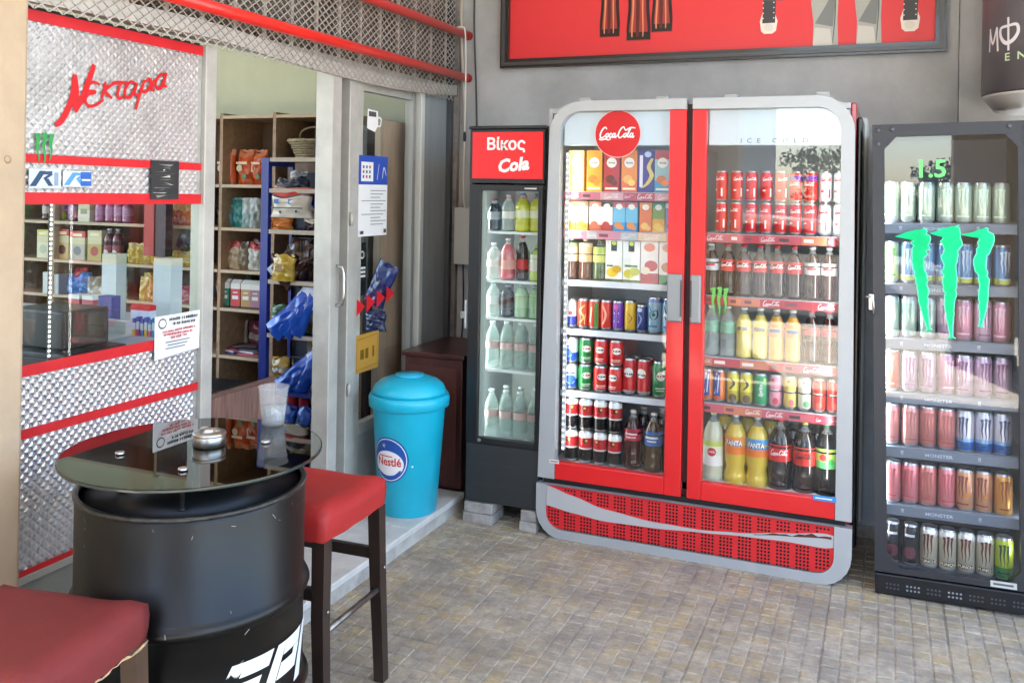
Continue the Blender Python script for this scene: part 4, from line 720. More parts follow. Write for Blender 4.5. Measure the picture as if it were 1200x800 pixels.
# shelves ------------------------------------------------------------
wire = mat('#cfd2d8', .4, .3); striplist = {'pink': ['#c46a7c', '#d8a0ac', '#b8485c'], 'mixed': ['#d68aa0', '#d9c2a0', '#b83a54', '#c9a85a', '#d3b45a', '#b9bcc0'], 'cola': ['#c85a68', '#b83040', '#d07a5a', '#c2505e'], 'none': None}
def shelf(side, z, strip):
    a, b = (-.615, -.055) if side < 0 else (.03, .635); s = bx('shelf', ck, (a, b, .105, .62, z-.018, z-.004), wire, .003); s2 = bx('shelf_lip', s, (a, b, .096, .104, z-.030, z-.001), mat('#d5d9e2', .3), .002)
    if striplist[strip]:
        cols = striplist[strip]; q = random.Random(int(z*100)+side); bx('price_strip', s, (a+.005, b-.005, .088, .0955, z-.040, z-.003), mat(cols[0], .4)); x = a+.01; P_ = []
        while x < b-.03:
            w = q.uniform(.05, .13); x1 = min(x+w, b-.008); P_.append(rect(x, x1, z-.038, z-.005, D(q.choice(cols))))
            if q.random() < .45: P_ += script((x+x1)/2, z-.021, min(.07, (x1-x)*.8), D('#efd6da'), .4, 1)
            else: P_.append(rect(x+.008, x+.008+(x1-x)*.4, z-.028, z-.014, D(q.choice(('#4a3a3c', '#e8dcd8', '#7a3a4a')))))
            x = x1+.002
        printed('strip_print', P_, FRONT(.088), s, .0004)
    return s
for z, k in ((1.60, 'pink'), (1.418, 'mixed'), (1.185, 'none'), (.955, 'none'), (.665, 'none')): shelf(-1, z, k)
for z, k in ((1.425, 'cola'), (1.15, 'cola'), (.88, 'cola'), (.675, 'cola')): shelf(1, z, k)
CN = 'left door of the red cooler'; CR = 'right door of the red cooler'
ZB = .331
def row(items, us, z, where, shelf_n, Y=4.09, group=None, v=400):
    """items: (design, name, words, category); us: sight columns of the photo for the centres"""
    for i, (it, u) in enumerate(zip(items, us)):
        put(it[1], B_[it[0]], (px(u, Y, v), Y+rnd.uniform(-.004, .004), z), f'{it[2]}, {ORD[i]} from left, shelf {NUM[shelf_n]}, {where}', it[3], group, rnd.uniform(-.18, .18) if it[3] != 'carton' else rnd.uniform(-.04, .04))
JC = 'juice_carton'
row([('c_lemon', JC, 'pale yellow juice carton', 'carton'), ('c_orange', JC, 'orange juice carton', 'carton'), ('c_cherry', JC, 'crimson juice carton', 'carton'), ('c_peach', JC, 'peach juice carton', 'carton'), ('c_motion', JC, 'purple juice carton', 'carton'), ('c_multi', JC, 'blue and red juice carton', 'carton')], [678, 699, 719, 740, 759, 779], 1.6, CN, 1, 4.10, v=200)
row([('s_white_orange', JC, 'small white and orange carton', 'carton'), ('s_white_orange', JC, 'small white and orange carton', 'carton'), ('s_white_peach', JC, 'small white and peach carton', 'carton'), ('s_white_red', JC, 'small white and red carton', 'carton'), ('s_blue', JC, 'small blue carton', 'carton'), ('s_blue', JC, 'small blue carton', 'carton'), ('s_orange', JC, 'small orange carton', 'carton'), ('s_yellow', JC, 'small yellow and green carton', 'carton'), ('s_purple', JC, 'small purple carton', 'carton')], [669.5, 684, 699, 713, 727.5, 742, 758, 773, 788], 1.418, CN, 2, 4.085, v=250)
row([('tea_green', 'tea_bottle', 'brown tea bottle, pale label', 'bottle'), ('tea_peach', 'tea_bottle', 'brown tea bottle, peach label', 'bottle'), ('tea_lime', 'tea_bottle', 'green tea bottle, lime label', 'bottle'), ('t_pine', JC, 'white carton with yellow fruit', 'carton'), ('t_lemon', JC, 'white carton with green fruit', 'carton'), ('t_apple', JC, 'white carton with red apple', 'carton'), ('t_peach', JC, 'white carton with peach', 'carton')], [669.5, 686.5, 703.5, 722, 742.5, 763, 785], 1.185, CN, 3, 4.095, v=300)
EC = 'drink_can'
row([('e_silverblue', EC, 'silver and blue can', 'can'), ('e_orange', EC, 'orange red can', 'can'), ('e_redgreen', EC, 'red and green can', 'can'), ('e_red', EC, 'plain red can', 'can'), ('e_purple', EC, 'purple can', 'can'), ('e_yellow', EC, 'yellow can', 'can'), ('e_navy', EC, 'navy blue can', 'can'), ('e_skyblue', EC, 'light blue can', 'can'), ('e_skyblue', EC, 'light blue can', 'can')], [670, 683.5, 697, 711, 724.5, 739, 752.5, 767.5, 785], .955, CN, 4, 4.085, v=365)
def stack(des, u, z, n, words, k, where, shelf_n, Y, h=.168, nm=EC):
    for j in range(n): put(nm, B_[des], (px(u, Y, 430), Y, z+j*(h+.001)), f"{words}, {'upper' if j else 'lower'} of {ORD[k]} stack, shelf {NUM[shelf_n]}, {where}", 'can', None, rnd.uniform(-.4, .4))
for k, (des, u, w, Y, n) in enumerate((('b_blue', 669, 'blue white beer can', 4.085, 1), ('b_green', 686, 'green beer can', 4.087, 1), ('b_red', 704, 'red beer can', 4.085, 1), ('b_red', 721.5, 'red beer can', 4.085, 1), ('b_red2', 738, 'red beer can', 4.10, 1), ('b_red2', 755, 'red beer can', 4.10, 1), ('b_green2', 773, 'green beer can', 4.10, 1), ('b_yellow', 790, 'yellow beer can', 4.11, 1))):
    zt = .665
    if k < 4:
        stack(des, u, zt-.0, 1, w, k, CN, 5, Y); put(EC, B_[des], (px(u, Y, 430)+.002, Y+.002, zt+.124), f'{w}, upper of {ORD[k]} stack, shelf five, {CN}', 'can', None, rnd.uniform(-.4, .4))
    else: put(EC, B_[des], (px(u, Y, 430), Y, zt), f'{w}, {ORD[k]} from left, shelf five, {CN}', 'can', None, rnd.uniform(-.3, .3))
for k, u in enumerate((669, 686, 704, 721.5, 738, 755)):
    hh = .124 if k < 2 else 0
    put(EC, B_['b_blue' if k == 0 else 'b_green' if k == 1 else 'b_red2'], (px(u+5, 4.165, 430), 4.165, .665+hh), f'beer can behind the {ORD[k]} front can, shelf five, {CN}', 'can', 'beer cans behind the front row')
for k, u in enumerate((671, 688, 705, 722)): stack('k_redblack', u, ZB, 2, 'red and black can', k, CN, 6, 4.075, .150)
for k, (des, u, Y, w) in enumerate((('p_redlabel', 742, 4.085, 'dark soda bottle with red label'), ('p_bluelabel', 766, 4.075, 'brown soda bottle with blue label'), ('p_dark', 784, 4.11, 'dark soda bottle'), ('p_dark', 754, 4.185, 'dark soda bottle behind the others'), ('p_dark', 776, 4.20, 'dark soda bottle in the rear'))): put('soda_bottle', B_[des], (px(u, Y, 500), Y, ZB), f'{w}, bottom shelf, {CN}', 'bottle')
# right door
for k in range(9):
    u = 846+17.3*k; des = 'cola_silver' if k > 6 else 'cola_red'
    for j in range(2): put(EC, B_['cola_purple' if (k in (5, 6) and j) else des], (px(u, 4.10, 230), 4.10, 1.425+.1385*j), f"{'silver' if k > 6 else 'red'} cola can, {'upper' if j else 'lower'} of {ORD[k]} stack, shelf one, {CR}", 'can', None, rnd.uniform(-.5, .5), .82)
row([(d, 'soda_bottle', w, 'bottle') for d, w in (('m_light', 'cola bottle with silver label'), ('m_cola', 'cola bottle with red label'), ('m_cola', 'cola bottle with red label'), ('m_cola', 'cola bottle with red label'), ('m_cola', 'cola bottle with red label'), ('m_cola', 'cola bottle with red label'), ('m_light', 'cola bottle with silver label'), ('m_light', 'cola bottle with silver label'))], [834, 853, 872, 891, 911, 931, 952, 972], 1.15, CR, 2, 4.09, v=310)
row([(d, 'soda_bottle', w, 'bottle') for d, w in (('n_water', 'clear soda bottle'), ('n_water', 'clear soda bottle'), ('n_lemon', 'lemon soda bottle'), ('n_lemon', 'lemon soda bottle'), ('n_orange', 'orange soda bottle'), ('n_orange', 'orange soda bottle'), ('m_cherry', 'cola bottle, red black label'), ('m_cherry', 'cola bottle, red black label'))], [834, 853, 872, 891, 910, 929, 951, 972], .88, CR, 3, 4.09, v=390)
row([(d, EC, w, 'can') for d, w in (('x_orange', 'orange and blue can'), ('x_orange', 'orange and blue can'), ('x_lemon', 'yellow can'), ('x_lemon', 'yellow can'), ('x_green', 'green can'), ('x_pink', 'pink can'), ('x_yellowpink', 'yellow can, pink dot'), ('x_whitegreen', 'white can, green dot'), ('x_red', 'red can'), ('x_red', 'red can'))], [829, 843, 859, 875, 892, 909, 926, 943, 960, 977], .675, CR, 4, 4.085, v=450)
for des, u, w in (('g_cloudy', 836, 'large cloudy lemonade bottle with white label'), ('g_fanta_o', 862, 'large yellow soda bottle with orange label'), ('g_fanta_b', 887.5, 'large yellow soda bottle with blue and orange label'), ('g_cola', 914, 'large dark cola bottle with red label'), ('g_colazero', 943, 'large dark cola bottle with yellow cap'), ('g_green', 969, 'large dark soda bottle with green label')):
    put('soda_bottle', B_[des], (px(u, 4.10, 530), 4.10, ZB-.02), f'{w}, {CR}', 'bottle')
for k, u in enumerate((850, 876, 902, 930, 957)): put('soda_bottle', B_['g_cola' if k > 2 else 'g_fanta_o'], (px(u, 4.22, 530), 4.22, ZB-.02), f'soda bottle, {ORD[k]} in the rear bottom row, {CR}', 'bottle', 'bottles in the rear row')
# ------------------------------------------------------------ slim cooler with red header
vk = thing('slim_cooler', 'slim black drinks cooler with a red cola header', 'cooler', (-1.675, 3.97, .10)); hw = .188
blk = mat('#141416', .4, coat=.2); lower = mat('#2c2f31', .5, var=.15, vscale=3)
for s in (-1, 1): bx('side_panel', vk, (hw*s-.008, hw*s+.008, .03, .56, 0, 1.79), blk)
bx('back_panel', vk, (-hw, hw, .54, .56, 0, 1.79), mat('#d6dad6', .5)); bx('top_panel', vk, (-hw-.01, hw+.01, -.005, .56, 1.79, 1.805), blk, .003); bx('liner_floor', vk, (-hw, hw, .03, .54, .285, .30), inner); bx('liner_roof', vk, (-hw, hw, .03, .54, 1.505, 1.515), inner)
for s in (-1, 1): bx('liner_side', vk, (s*(hw-.012)-.003, s*(hw-.012)+.003, .04, .54, .30, 1.51), inner)
bx('header_case', vk, (-hw-.004, hw+.004, -.002, .03, 1.53, 1.788), blk, .003); bx('header_sign', vk, (-hw+.012, hw-.002, -.007, -.0025, 1.553, 1.775), mat('#d41c1f', .35, emit=.03))
printed('lettering', [txt('Βίκος', .074, -.005, .050, W, .025, sx=1.0), txt('Cola', .066, .035, -.045, W, .04, shear=.25, sx=1.0, rot=R(6))], FRONT(-.007), vk, .001, (.005, 0, 1.665))
vd = bx('door', vk, (-hw+.06, hw-.022, .004, .010, .315, 1.495), glass_mat((.95, .975, .965), .05)); vd['label'] = 'black framed glass door'
for nm, d in (('stile', (-hw, -hw+.06, -.008, .028, .285, 1.525)), ('stile', (hw-.022, hw, -.008, .028, .285, 1.525)), ('top_rail', (-hw+.0605, hw-.0225, -.008, .028, 1.495, 1.525)), ('bottom_rail', (-hw+.0605, hw-.0225, -.008, .028, .285, .315))): bx(nm, vd, d, blk, .003)
bx('frame_edge', vd, (-hw+.061, -hw+.082, .0105, .03, .316, 1.494), mat('#b9c2bd', .4)); obj('lock', MB().lathe([(.009, 0), (.009, .006)], CHROME, 12), vd, (-hw+.075, -.009, .302), (R(90), 0, 0)); printed('brand_mark', [rect(-.03, .03, -.003, .003, mat('#cfcfcf', .4))], FRONT(-.008), vd, .001, (hw-.06, 0, 1.508))
hk = bx('latch', vd, (-hw-.012, -hw-.002, -.022, .02, .83, .97), mat('#a9abac', .4, .4), .004); bx('latch_tongue', hk, (-hw-.04, -hw-.0125, -.008, .004, .875, .91), CHROME, .003)
bx('lower_panel', vk, (-hw, hw, -.002, .03, .004, .282), lower, .004); printed('scuff', [rect(-.12, .1, -.0008, .0008, mat('#3e4143', .5)), rect(-.15, .15, -.1008, -.099, mat('#393c3e', .5))], FRONT(-.002), vk, .0006, (0, 0, .19))
SV = [.43, .635, .885, 1.065, 1.30]
for z in SV[1:]: s = bx('shelf', vk, (-hw+.018, hw-.016, .05, .50, z-.008, z-.002), mat('#dfe4e2', .4)); bx('shelf_lip', s, (-hw+.018, hw-.016, .044, .0495, z-.012, z+.0), mat('#eef2f0', .3))
lamp((-1.83, 4.03, 1.0), (R(90), 0, R(-45)), .02, 1.1, .40, (.92, 1, .96)); led_bar(vk, -hw+.022, .05, .36, 1.45, 40, .003)
VB = {'dark': bottle(.155, .036, '#17171a', '#1d1d20', '#8e9296', (.35, .60)), 'clear': bottle(.175, .036, '#b9c0bc', '#c8c8c8', '#d2d0c8', (.35, .55), dens=.45), 'yellow': bottle(.185, .038, '#c3c43a', '#2f7fc0', '#dfe0c0', (.36, .56)), 'pink': bottle(.20, .037, '#c4606a', '#e0c8c8', '#d89a90', (.25, .48)), 'cola': bottle(.215, .030, '#201416', '#c8242a', '#c02a30', (.25, .48)), 'lime': bottle(.17, .036, '#b9cc6a', '#a8c83a', '#e6e8dc', (.3, .75)), 'teal': bottle(.165, .034, '#b6c4bf', '#1f7f7a', '#cfd6d0', (.35, .6), dens=.5), 'navy': bottle(.165, .034, '#1c2230', '#24386a', '#23242c', (.2, .7)), 'mint': bottle(.165, .036, '#9fc09a', '#3fae6a', '#a9c9a0', (.3, .7)), 'water': bottle(.225, .034, '#a9c0b8', '#dfe6e4', '#c9a8a4', (.42, .56), dens=.4)}
SL = 'slim black cooler'
for n, (z, its) in enumerate(((1.30, [('dark', 'dark'), ('clear', 'clear'), ('yellow', 'yellow'), ('yellow', 'yellow')]), (1.065, [('clear', 'clear'), ('pink', 'pink'), ('cola', 'dark cola'), ('lime', 'lime green')]), (.885, [('teal', 'teal capped'), ('navy', 'navy'), ('mint', 'mint green'), ('mint', 'mint green')]), (.635, [('water', 'water')]*4), (.302, [('water', 'water')]*4))):
    for k, (d, w) in enumerate(its): put('bottle', VB[d], (-1.775+.0745*k, 4.07, z+.10), f'{w} bottle, {ORD[k]} from left, shelf {NUM[n+1]} of the {SL}', 'bottle', None, rnd.uniform(-.4, .4))
for n, z in ((1, 1.30), (2, 1.065), (4, .635), (5, .302)):
    for k in range(3): put('bottle', VB['water' if n > 3 else 'clear'], (-1.74+.08*k, 4.17, z+.10), f'pale bottle, {ORD[k]} in the back row, shelf {NUM[n]} of the {SL}', 'bottle')
cb = mat((.36, .34, .32), .85, var=.25, vscale=18, bump=.5, bscale=90)
for x0, x1, w in ((-1.868, -1.715, 'outer'), (-1.575, -1.49, 'inner')):
    for j in range(2): tag(bx('concrete_block', None, (x0+.004*j, x1-.002*j, 3.955+.006*j, 4.10, .001+.0495*j, .0485+.05*j), cb, .004), f"{'upper' if j else 'lower'} grey concrete block under the {w} corner of the slim cooler", 'block')
for j in range(2): tag(bx('concrete_block', None, (-1.86, -1.50, 4.40, 4.50, .001+.0495*j, .0485+.05*j), cb, .004), f"{'upper' if j else 'lower'} concrete block under the back of the slim cooler", 'block')
# ------------------------------------------------------------ black cooler with green claw
mk = thing('energy_cooler', 'black single door cooler with a green claw emblem', 'cooler', (-.022, 3.95, 0), (0, R(-1.2), 0)); MW = .565; frm = mat('#35363a', .45, .2, name='gunmetal_frame'); dkl = mat('#5c636e', .5)
for x in (0, MW): bx('side_panel', mk, (x-.0 if x == 0 else x-.02, x+.02 if x == 0 else x, .04, .62, .10, 1.875), BLACK)
bx('back_panel', mk, (.021, MW-.021, .60, .62, .10, 1.875), BLACK); bx('liner_back', mk, (.021, MW-.021, .585, .598, .12, 1.85), dkl); bx('roof', mk, (.021, MW-.021, .04, .60, 1.85, 1.875), BLACK); bx('liner_floor', mk, (.021, MW-.021, .04, .60, .085, .10), dkl)
base = bx('base_grille', mk, (0, MW, .0, .6, .0, .083), mat('#0e0e10', .5), .006); b = MB(); hm = mat('#8e9298', .4)
for gx in range(7):
    for i in range(4):
        for j in range(2): x = .045+gx*.075+i*.014; b.add([(x+.0045*math.cos(a*math.pi/3), -.0012, .03+.016*j+.0045*math.sin(a*math.pi/3)) for a in range(6)], [list(range(6))], hm if gx in (1, 3) else mat('#4b4e54', .5))
obj('vent_slots', b, base, fix=False)['kind'] = 'stuff'
md = obj('door', MB().plate([(.046, .16), (.09, .112), (MW-.09, .112), (MW-.046, .16), (MW-.046, 1.79), (MW-.09, 1.838), (.09, 1.838), (.046, 1.79)], .006, glass_mat((.97, .985, 1.0), .045, name='door_glass'), FRONT(.012)), mk); md['label'] = 'glass door in a dark frame with cut corners'
O = [(0, .09), (MW, .09), (MW, .09), (MW, .09), (MW, 1.888), (MW, 1.888), (MW, 1.888), (0, 1.888), (0, 1.888), (0, 1.888), (0, .09), (0, .09)]
O = [(.0, .09), (.09, .09), (MW-.09, .09), (MW, .09), (MW, .16), (MW, 1.79), (MW, 1.888), (MW-.09, 1.888), (.09, 1.888), (0, 1.888), (0, 1.79), (0, .16)]; I = [(.066, .138), (.09, .112), (MW-.09, .112), (MW-.068, .136), (MW-.046, .16), (MW-.046, 1.79), (MW-.068, 1.814), (MW-.09, 1.838), (.09, 1.838), (.068, 1.814), (.046, 1.79), (.046, .16)]
obj('door_frame', MB().strip(O, I, .04, frm, FRONT(0), True), md)
for x, z in ((.022, 1.865), (.075, 1.868), (.022, 1.81), (MW-.022, 1.865), (MW-.075, 1.868), (MW-.022, 1.81)): obj('rivet', MB().lathe([(.009, 0), (.008, .003), (.004, .005)], mat('#5a5c60', .4, .4), 12), md, (x, -.0005, z), (R(90), 0, 0))
lt = bx('lock_tab', md, (-.018, .004, -.012, -.001, 1.14, 1.205), CHROME, .003); obj('padlock_arm', MB().tube([(-.03, -.006, 1.19), (-.012, -.014, 1.195), (.0, -.016, 1.18), (.002, -.014, 1.12)], .005, CHROME), lt)
grn = mat('#00c277', .5, var=.25, vscale=9, col2='#12d68c', spec=.2, name='claw_green'); grd = mat('#6cf0c0', .5, spec=.2)
def jagclaw(P_, w, seed):
    q = random.Random(seed); C = crom(P_, 7); n = len(C); A = []; B2 = []
    for i, p in enumerate(C):
        s = i/(n-1); t_ = (C[min(n-1, i+1)]-C[max(0, i-1)]).normalized(); nn = Vector((-t_.y, t_.x, 0)); ww = w(s); A.append((p+nn*ww*(.5+q.uniform(-.12, .12)))[:2]); B2.append((p-nn*ww*(.5+q.uniform(-.12, .12)))[:2])
    vs = [v for ab in zip(A, B2) for v in ab]; return (vs, [(2*i, 2*i+1, 2*i+3, 2*i+2) for i in range(n-1)], grn), ribbon(A, .0045, grd, 1, 1), ribbon(B2, .0035, grd, 1, 1)
T3 = lambda u, v: (px(u, 3.955, v)+.022, pz(u, v, 3.955)); P_ = []
for pts, ws, sd_, tail in (([(1085, 271), (1089, 285), (1085, 308), (1089, 335), (1091, 362), (1096, 389)], [.055, .064, .046, .038, .027, .005], 1, [(1058, 278), (1072, 273), (1086, 270), (1086, 284), (1076, 282)]), ([(1122, 268), (1125, 285), (1122, 312), (1122, 342), (1121, 370), (1122, 399)], [.064, .066, .050, .040, .026, .005], 2, [(1098, 275), (1110, 272), (1122, 268), (1122, 282), (1112, 279)]), ([(1160, 272), (1166, 285), (1158, 308), (1162, 335), (1160, 362), (1157, 386)], [.042, .050, .038, .033, .024, .006], 3, [(1134, 277), (1148, 275), (1160, 271), (1160, 282), (1148, 280)])):
    P_ += list(jagclaw([T3(*p) for p in pts], lambda s, ws=ws: ws[min(4, int(s*5))]+(ws[min(5, int(s*5)+1)]-ws[min(4, int(s*5))])*(s*5-int(s*5)), sd_))
    P_.append(poly([T3(*p) for p in tail], grn))
printed('claw_emblem', P_, FRONT(.011), md, .001)
lg = mat('#5fd06a', .4, emit=.06); printed('temperature_digits', [txt('1.5', .072, .0, 0, lg, .02, sx=1.0)], FRONT(.011), md, .001, (.222, 0, 1.708)); printed('door_label', [rect(-.045, .045, -.012, .012, mat('#c2c5c0', .5)), rect(-.036, .034, -.004, .004, mat('#5a5d58', .5))], FRONT(.0), md, .001, (.46, 0, .106))
ms = mat('#6d7683', .35, .2); mt = mat('#c3cad4', .4)
MZ = [.102, .350, .585, .805, 1.025, 1.247, 1.492]
for i, z in enumerate(MZ[1:]):
    s = bx('shelf', mk, (.024, MW-.024, .065, .55, z-.012, z-.003), mat('#aab0ba', .4, .3)); bx('shelf_strip', s, (.024, MW-.024, .052, .060, z-.044, z-.004), ms, .002)
    printed('strip_lettering', [txt('MONSTER', .013, .24, z-.024, mt, .012, sx=1.25), *claw(.105, z-.024, .012, .02, mt, n=3), *claw(.385, z-.024, .012, .02, mt, n=3)], FRONT(.052), s, .0006)
lamp((.0, 4.01, 1.0), (R(90), 0, R(-35)), .02, 1.6, .9, (.86, .93, 1)); lamp((.52, 4.01, 1.0), (R(90), 0, R(35)), .02, 1.6, .9, (.86, .93, 1)); led_bar(mk, .034, .05, .2, 1.8, 30, .003)
ROWS = [(0, ['black', 'black', 'cream', 'cream', 'cream', 'cream', 'greenyl', 'greenyl'], 'shelf seven'), (1, ['salmon', 'salmon', 'dkrose', 'salmon', 'peach', 'peach', 'orange', 'orange'], 'shelf six'), (2, ['rose', 'rose', 'dkrose', 'dkrose', 'blwh', 'blwh', 'blwh', 'blwh'], 'shelf five'), (3, ['red', 'lilac', 'lilac', 'pink', 'lilac', 'lilac', 'lilac', 'lilac'], 'shelf four'), (4, ['palegrn', 'palegrn', 'palegrn', 'lilac', 'pink', 'lilac', 'pink', 'pink'], 'shelf three'), (5, ['lime', 'bluegrn', 'bluegrn', 'bluegrn', 'bluegrn', 'bluegrn', 'bluegrn', 'bluegrn'], 'shelf two'), (6, ['silvergrn', 'silvergrn', 'silvergrn', 'silvergrn', 'silvergrn', 'silvergrn', 'silvergrn', 'silvergrn'], 'shelf one')]
WORDS = {'black': 'black can with red emblem', 'cream': 'cream can', 'greenyl': 'green and yellow can', 'salmon': 'salmon pink can', 'dkrose': 'dark rose can', 'peach': 'peach can', 'orange': 'orange can', 'rose': 'rose can', 'blwh': 'white and blue can', 'red': 'orange red can', 'lilac': 'lilac can', 'pink': 'pink can', 'palegrn': 'pale green can', 'lime': 'lime can', 'bluegrn': 'blue can', 'silvergrn': 'silver green can'}
for lv, cans, sh in ROWS:
    for k, c in enumerate(cans[:7]):
        z = MZ[lv]; x = -.022+.065+.0675*k-.0209*z; put('energy_can', M_[c], (x+rnd.uniform(-.002, .002), 4.055+rnd.uniform(-.006, .006), z), f'{WORDS[c]}, {ORD[k]} from left, {sh} of the black claw cooler', 'can', None, rnd.uniform(-.35, .35))
# ------------------------------------------------------------ inside the shop
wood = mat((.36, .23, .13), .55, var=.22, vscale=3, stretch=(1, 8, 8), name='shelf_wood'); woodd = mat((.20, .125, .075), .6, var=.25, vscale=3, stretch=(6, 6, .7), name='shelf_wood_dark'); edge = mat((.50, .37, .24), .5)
SYF = 4.40
su = thing('shelf_unit', 'tall wooden shelf unit along the end wall of the shop', 'shelves', (0, 0, .08)); LV = [.575, .86, 1.09, 1.345, 1.605, 2.02]
UX = [px(255, SYF, 200), px(320, SYF, 200), -2.62]; UX = [-5.62, -5.12, -4.21, -3.735, -3.345, -2.95]
for x in UX: bx('upright', su, (x-.011, x+.011, SYF, 4.78, .0, 1.955), wood); 
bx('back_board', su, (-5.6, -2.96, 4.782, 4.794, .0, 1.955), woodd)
for i in range(len(UX)-1):
    for z in LV: o = bx('shelf_board', su, (UX[i]+.0115, UX[i+1]-.0115, SYF+.004, 4.781, z-.098, z-.08), wood); bx('board_edge', o, (UX[i]+.0115, UX[i+1]-.0115, SYF-.003, SYF+.0035, z-.098, z-.0795), edge)
for x, w in ((-3.47, .14), (-3.02, .09)): bx('shelf_back_sheet', su, (x-w/2, x+w/2, 4.74, 4.78, 1.56, 1.88), mat((.42, .35, .29), .6))
def bag(w, h, d, cols, seed, seal='#d0d0d0', wr=.012, gl=.25, droop=0.0):
    """stuffed pouch standing on its base; cols: (fraction up, colour)"""
    q = random.Random(seed); nu, nv = 14, 18; b = MB(); ph = [q.uniform(0, 6.3) for _ in range(6)]; mats = []
    for s in (-1, 1):
        vs = []; fs = []
        for j in range(nv+1):
            v = j/nv
            for i in range(nu+1):
                u = i/nu; prof = (math.sin(math.pi*min(1, max(0, u)))**.55)*(math.sin(math.pi*min(.97, .12+.88*v)))**.5; cr = wr*(math.sin(u*11+ph[0]+v*7)*.5+math.sin(u*17-v*13+ph[1])*.3+math.sin(v*21+ph[2]+u*5)*.35)
                ww = w*(1-.10*math.sin(math.pi*v)+.04*math.sin(v*9+ph[3])); x = (u-.5)*ww+droop*v*v*.3; y = s*(d/2*prof+cr*prof)+droop*v*.4; z = v*h+.012*math.sin(u*7+ph[4])*v
                vs.append((x, y, max(0, z)))
        for j in range(nv):
            c = [cc for f, cc in cols if (j+.5)/nv <= f][0]; fs2 = [(j*(nu+1)+i, j*(nu+1)+i+1, (j+1)*(nu+1)+i+1, (j+1)*(nu+1)+i) for i in range(nu)]
            b.add([vs[k] for f in fs2 for k in f], [(4*k, 4*k+1, 4*k+2, 4*k+3) for k in range(len(fs2))], mat(c, gl, coat=.3), True)
    me = b.mesh('pouch', False); bm = bmesh.new(); bm.from_mesh(me); bmesh.ops.remove_doubles(bm, verts=bm.verts[:], dist=1e-5); bmesh.ops.recalc_face_normals(bm, faces=bm.faces[:]); bm.to_mesh(me); bm.free()
    b2 = MB(); zz = h; n = 8; A = [(w*(i/n-.5)*.93+droop*.3, zz-.004) for i in range(n+1)]; B2 = [(w*(i/n-.5)*.9+droop*.33, zz+h*.05+.004*math.sin(i*2.1+seed)) for i in range(n+1)]
    b2.strip(A, B2, .003, mat(cols[-1][1], gl), lambda a, c, dd: (a, dd-.0015+droop*.4+.006*math.sin(a*60), c))
    return [('pouch', me), ('top_seal', b2.mesh('top_seal'))]
def pack(u, v, w, h, d, cols, seed, label, Y=SYF+.12, name='snack_bag', cat='bag', rz=0, tilt=(0, 0), prints=None, gl=.25, wr=.012, z=None, group=None, droop=0):
    x = px(u, Y, v); z = pz(u, v, Y) if z is None else z; t = put(name, bag(w, h, d, cols, seed, wr=wr, gl=gl, droop=droop), (x, Y, z), label, cat, group, rz); t.rotation_euler = (tilt[0], tilt[1], rz)
    if prints: printed('print', prints, lambda a, c, dd: (a, -d/2-.004-dd, c), t, .001)
    return t
def box_item(u, Y, z, w, d, h, bands, label, prints=None, name='box', cat='box', v=300, rz=0.0):
    return put(name, carton(w, d, h, bands, prints), (px(u, Y, v), Y, z), label, cat, None, rz)
Z = [z-.0 for z in LV]
# doorway, wooden unit
for i, (u, c) in enumerate(((267, '#d8622a'), (289, '#d65a24'), (304, '#cf5a2a'))):
    pack(u, 213, .125, .205, .10, [(.82, c), (1, '#e0855a')], 20+i, f'orange bread bag, {ORD[i]} from left on the top shelf level', z=Z[4], Y=SYF+.10+.03*i, name='bread_bag', prints=[disc(-.015, .10, .022, D('#d9c8a0')), disc(.02, .05, .018, D('#5a7a3a')), rect(-.04, .04, .125, .14, D('#f0d0b0'))])
# wicker basket
wk = thing('wicker_basket', 'round wicker basket on top of the wooden shelves', 'basket', (px(366, SYF+.13, 200), SYF+.14, Z[4]+.135)); wm = mat((.42, .33, .20), .7, var=.4, vscale=40, stretch=(1, 1, 3)); b = MB()
for j in range(9):
    r = .085+.006*j; b.tube([((r+.004*(1 if (k+j) % 2 else -1))*math.cos(k*math.pi/14), (r+.004*(1 if (k+j) % 2 else -1))*math.sin(k*math.pi/14), .007+.0135*j) for k in range(28)], .0068, wm, 5, True)
b.lathe([(.082, 0), (.083, .004)], wm, 24); obj('weave', b, wk); obj('rim', MB().tube([(.145*math.cos(k*math.pi/16), .145*math.sin(k*math.pi/16), .128+.004*(k % 2)) for k in range(32)], .011, wm, 6, True), wk); obj('handle', MB().tube(crom([(-.10, 0, .13), (-.085, 0, .19), (0, 0, .215), (.085, 0, .19), (.10, 0, .13)], 5), .006, wm, 6), wk)
box_ = bx('shelf_riser', wk, (-.11, .11, -.10, .10, -.135, -.001), woodd)
for i, (u, c) in enumerate(((268, '#4f8a94'), (280, '#3f8a80'), (291, '#9ab0ac'), (300, '#a9b4b0'))): pack(u, 265, .09, .17, .07, [(.5, c), (1, '#c3c9c4' if i > 1 else c)], 40+i, f'teal snack pouch, {ORD[i]} from left on the second shelf level', z=Z[3], Y=SYF+.10, rz=.2)
for i, (u, c) in enumerate(((275, '#b39a78'), (287, '#7a6850'), (299, '#c3c0b4'))): pack(u, 314, .11 if i != 1 else .08, .16, .07, [(.78, c), (1, '#a83030' if i != 1 else '#5a4a38')], 50+i, f'coffee pouch, {ORD[i]} from left on the third shelf level', z=Z[2], Y=SYF+.09, rz=-.15, name='coffee_bag')
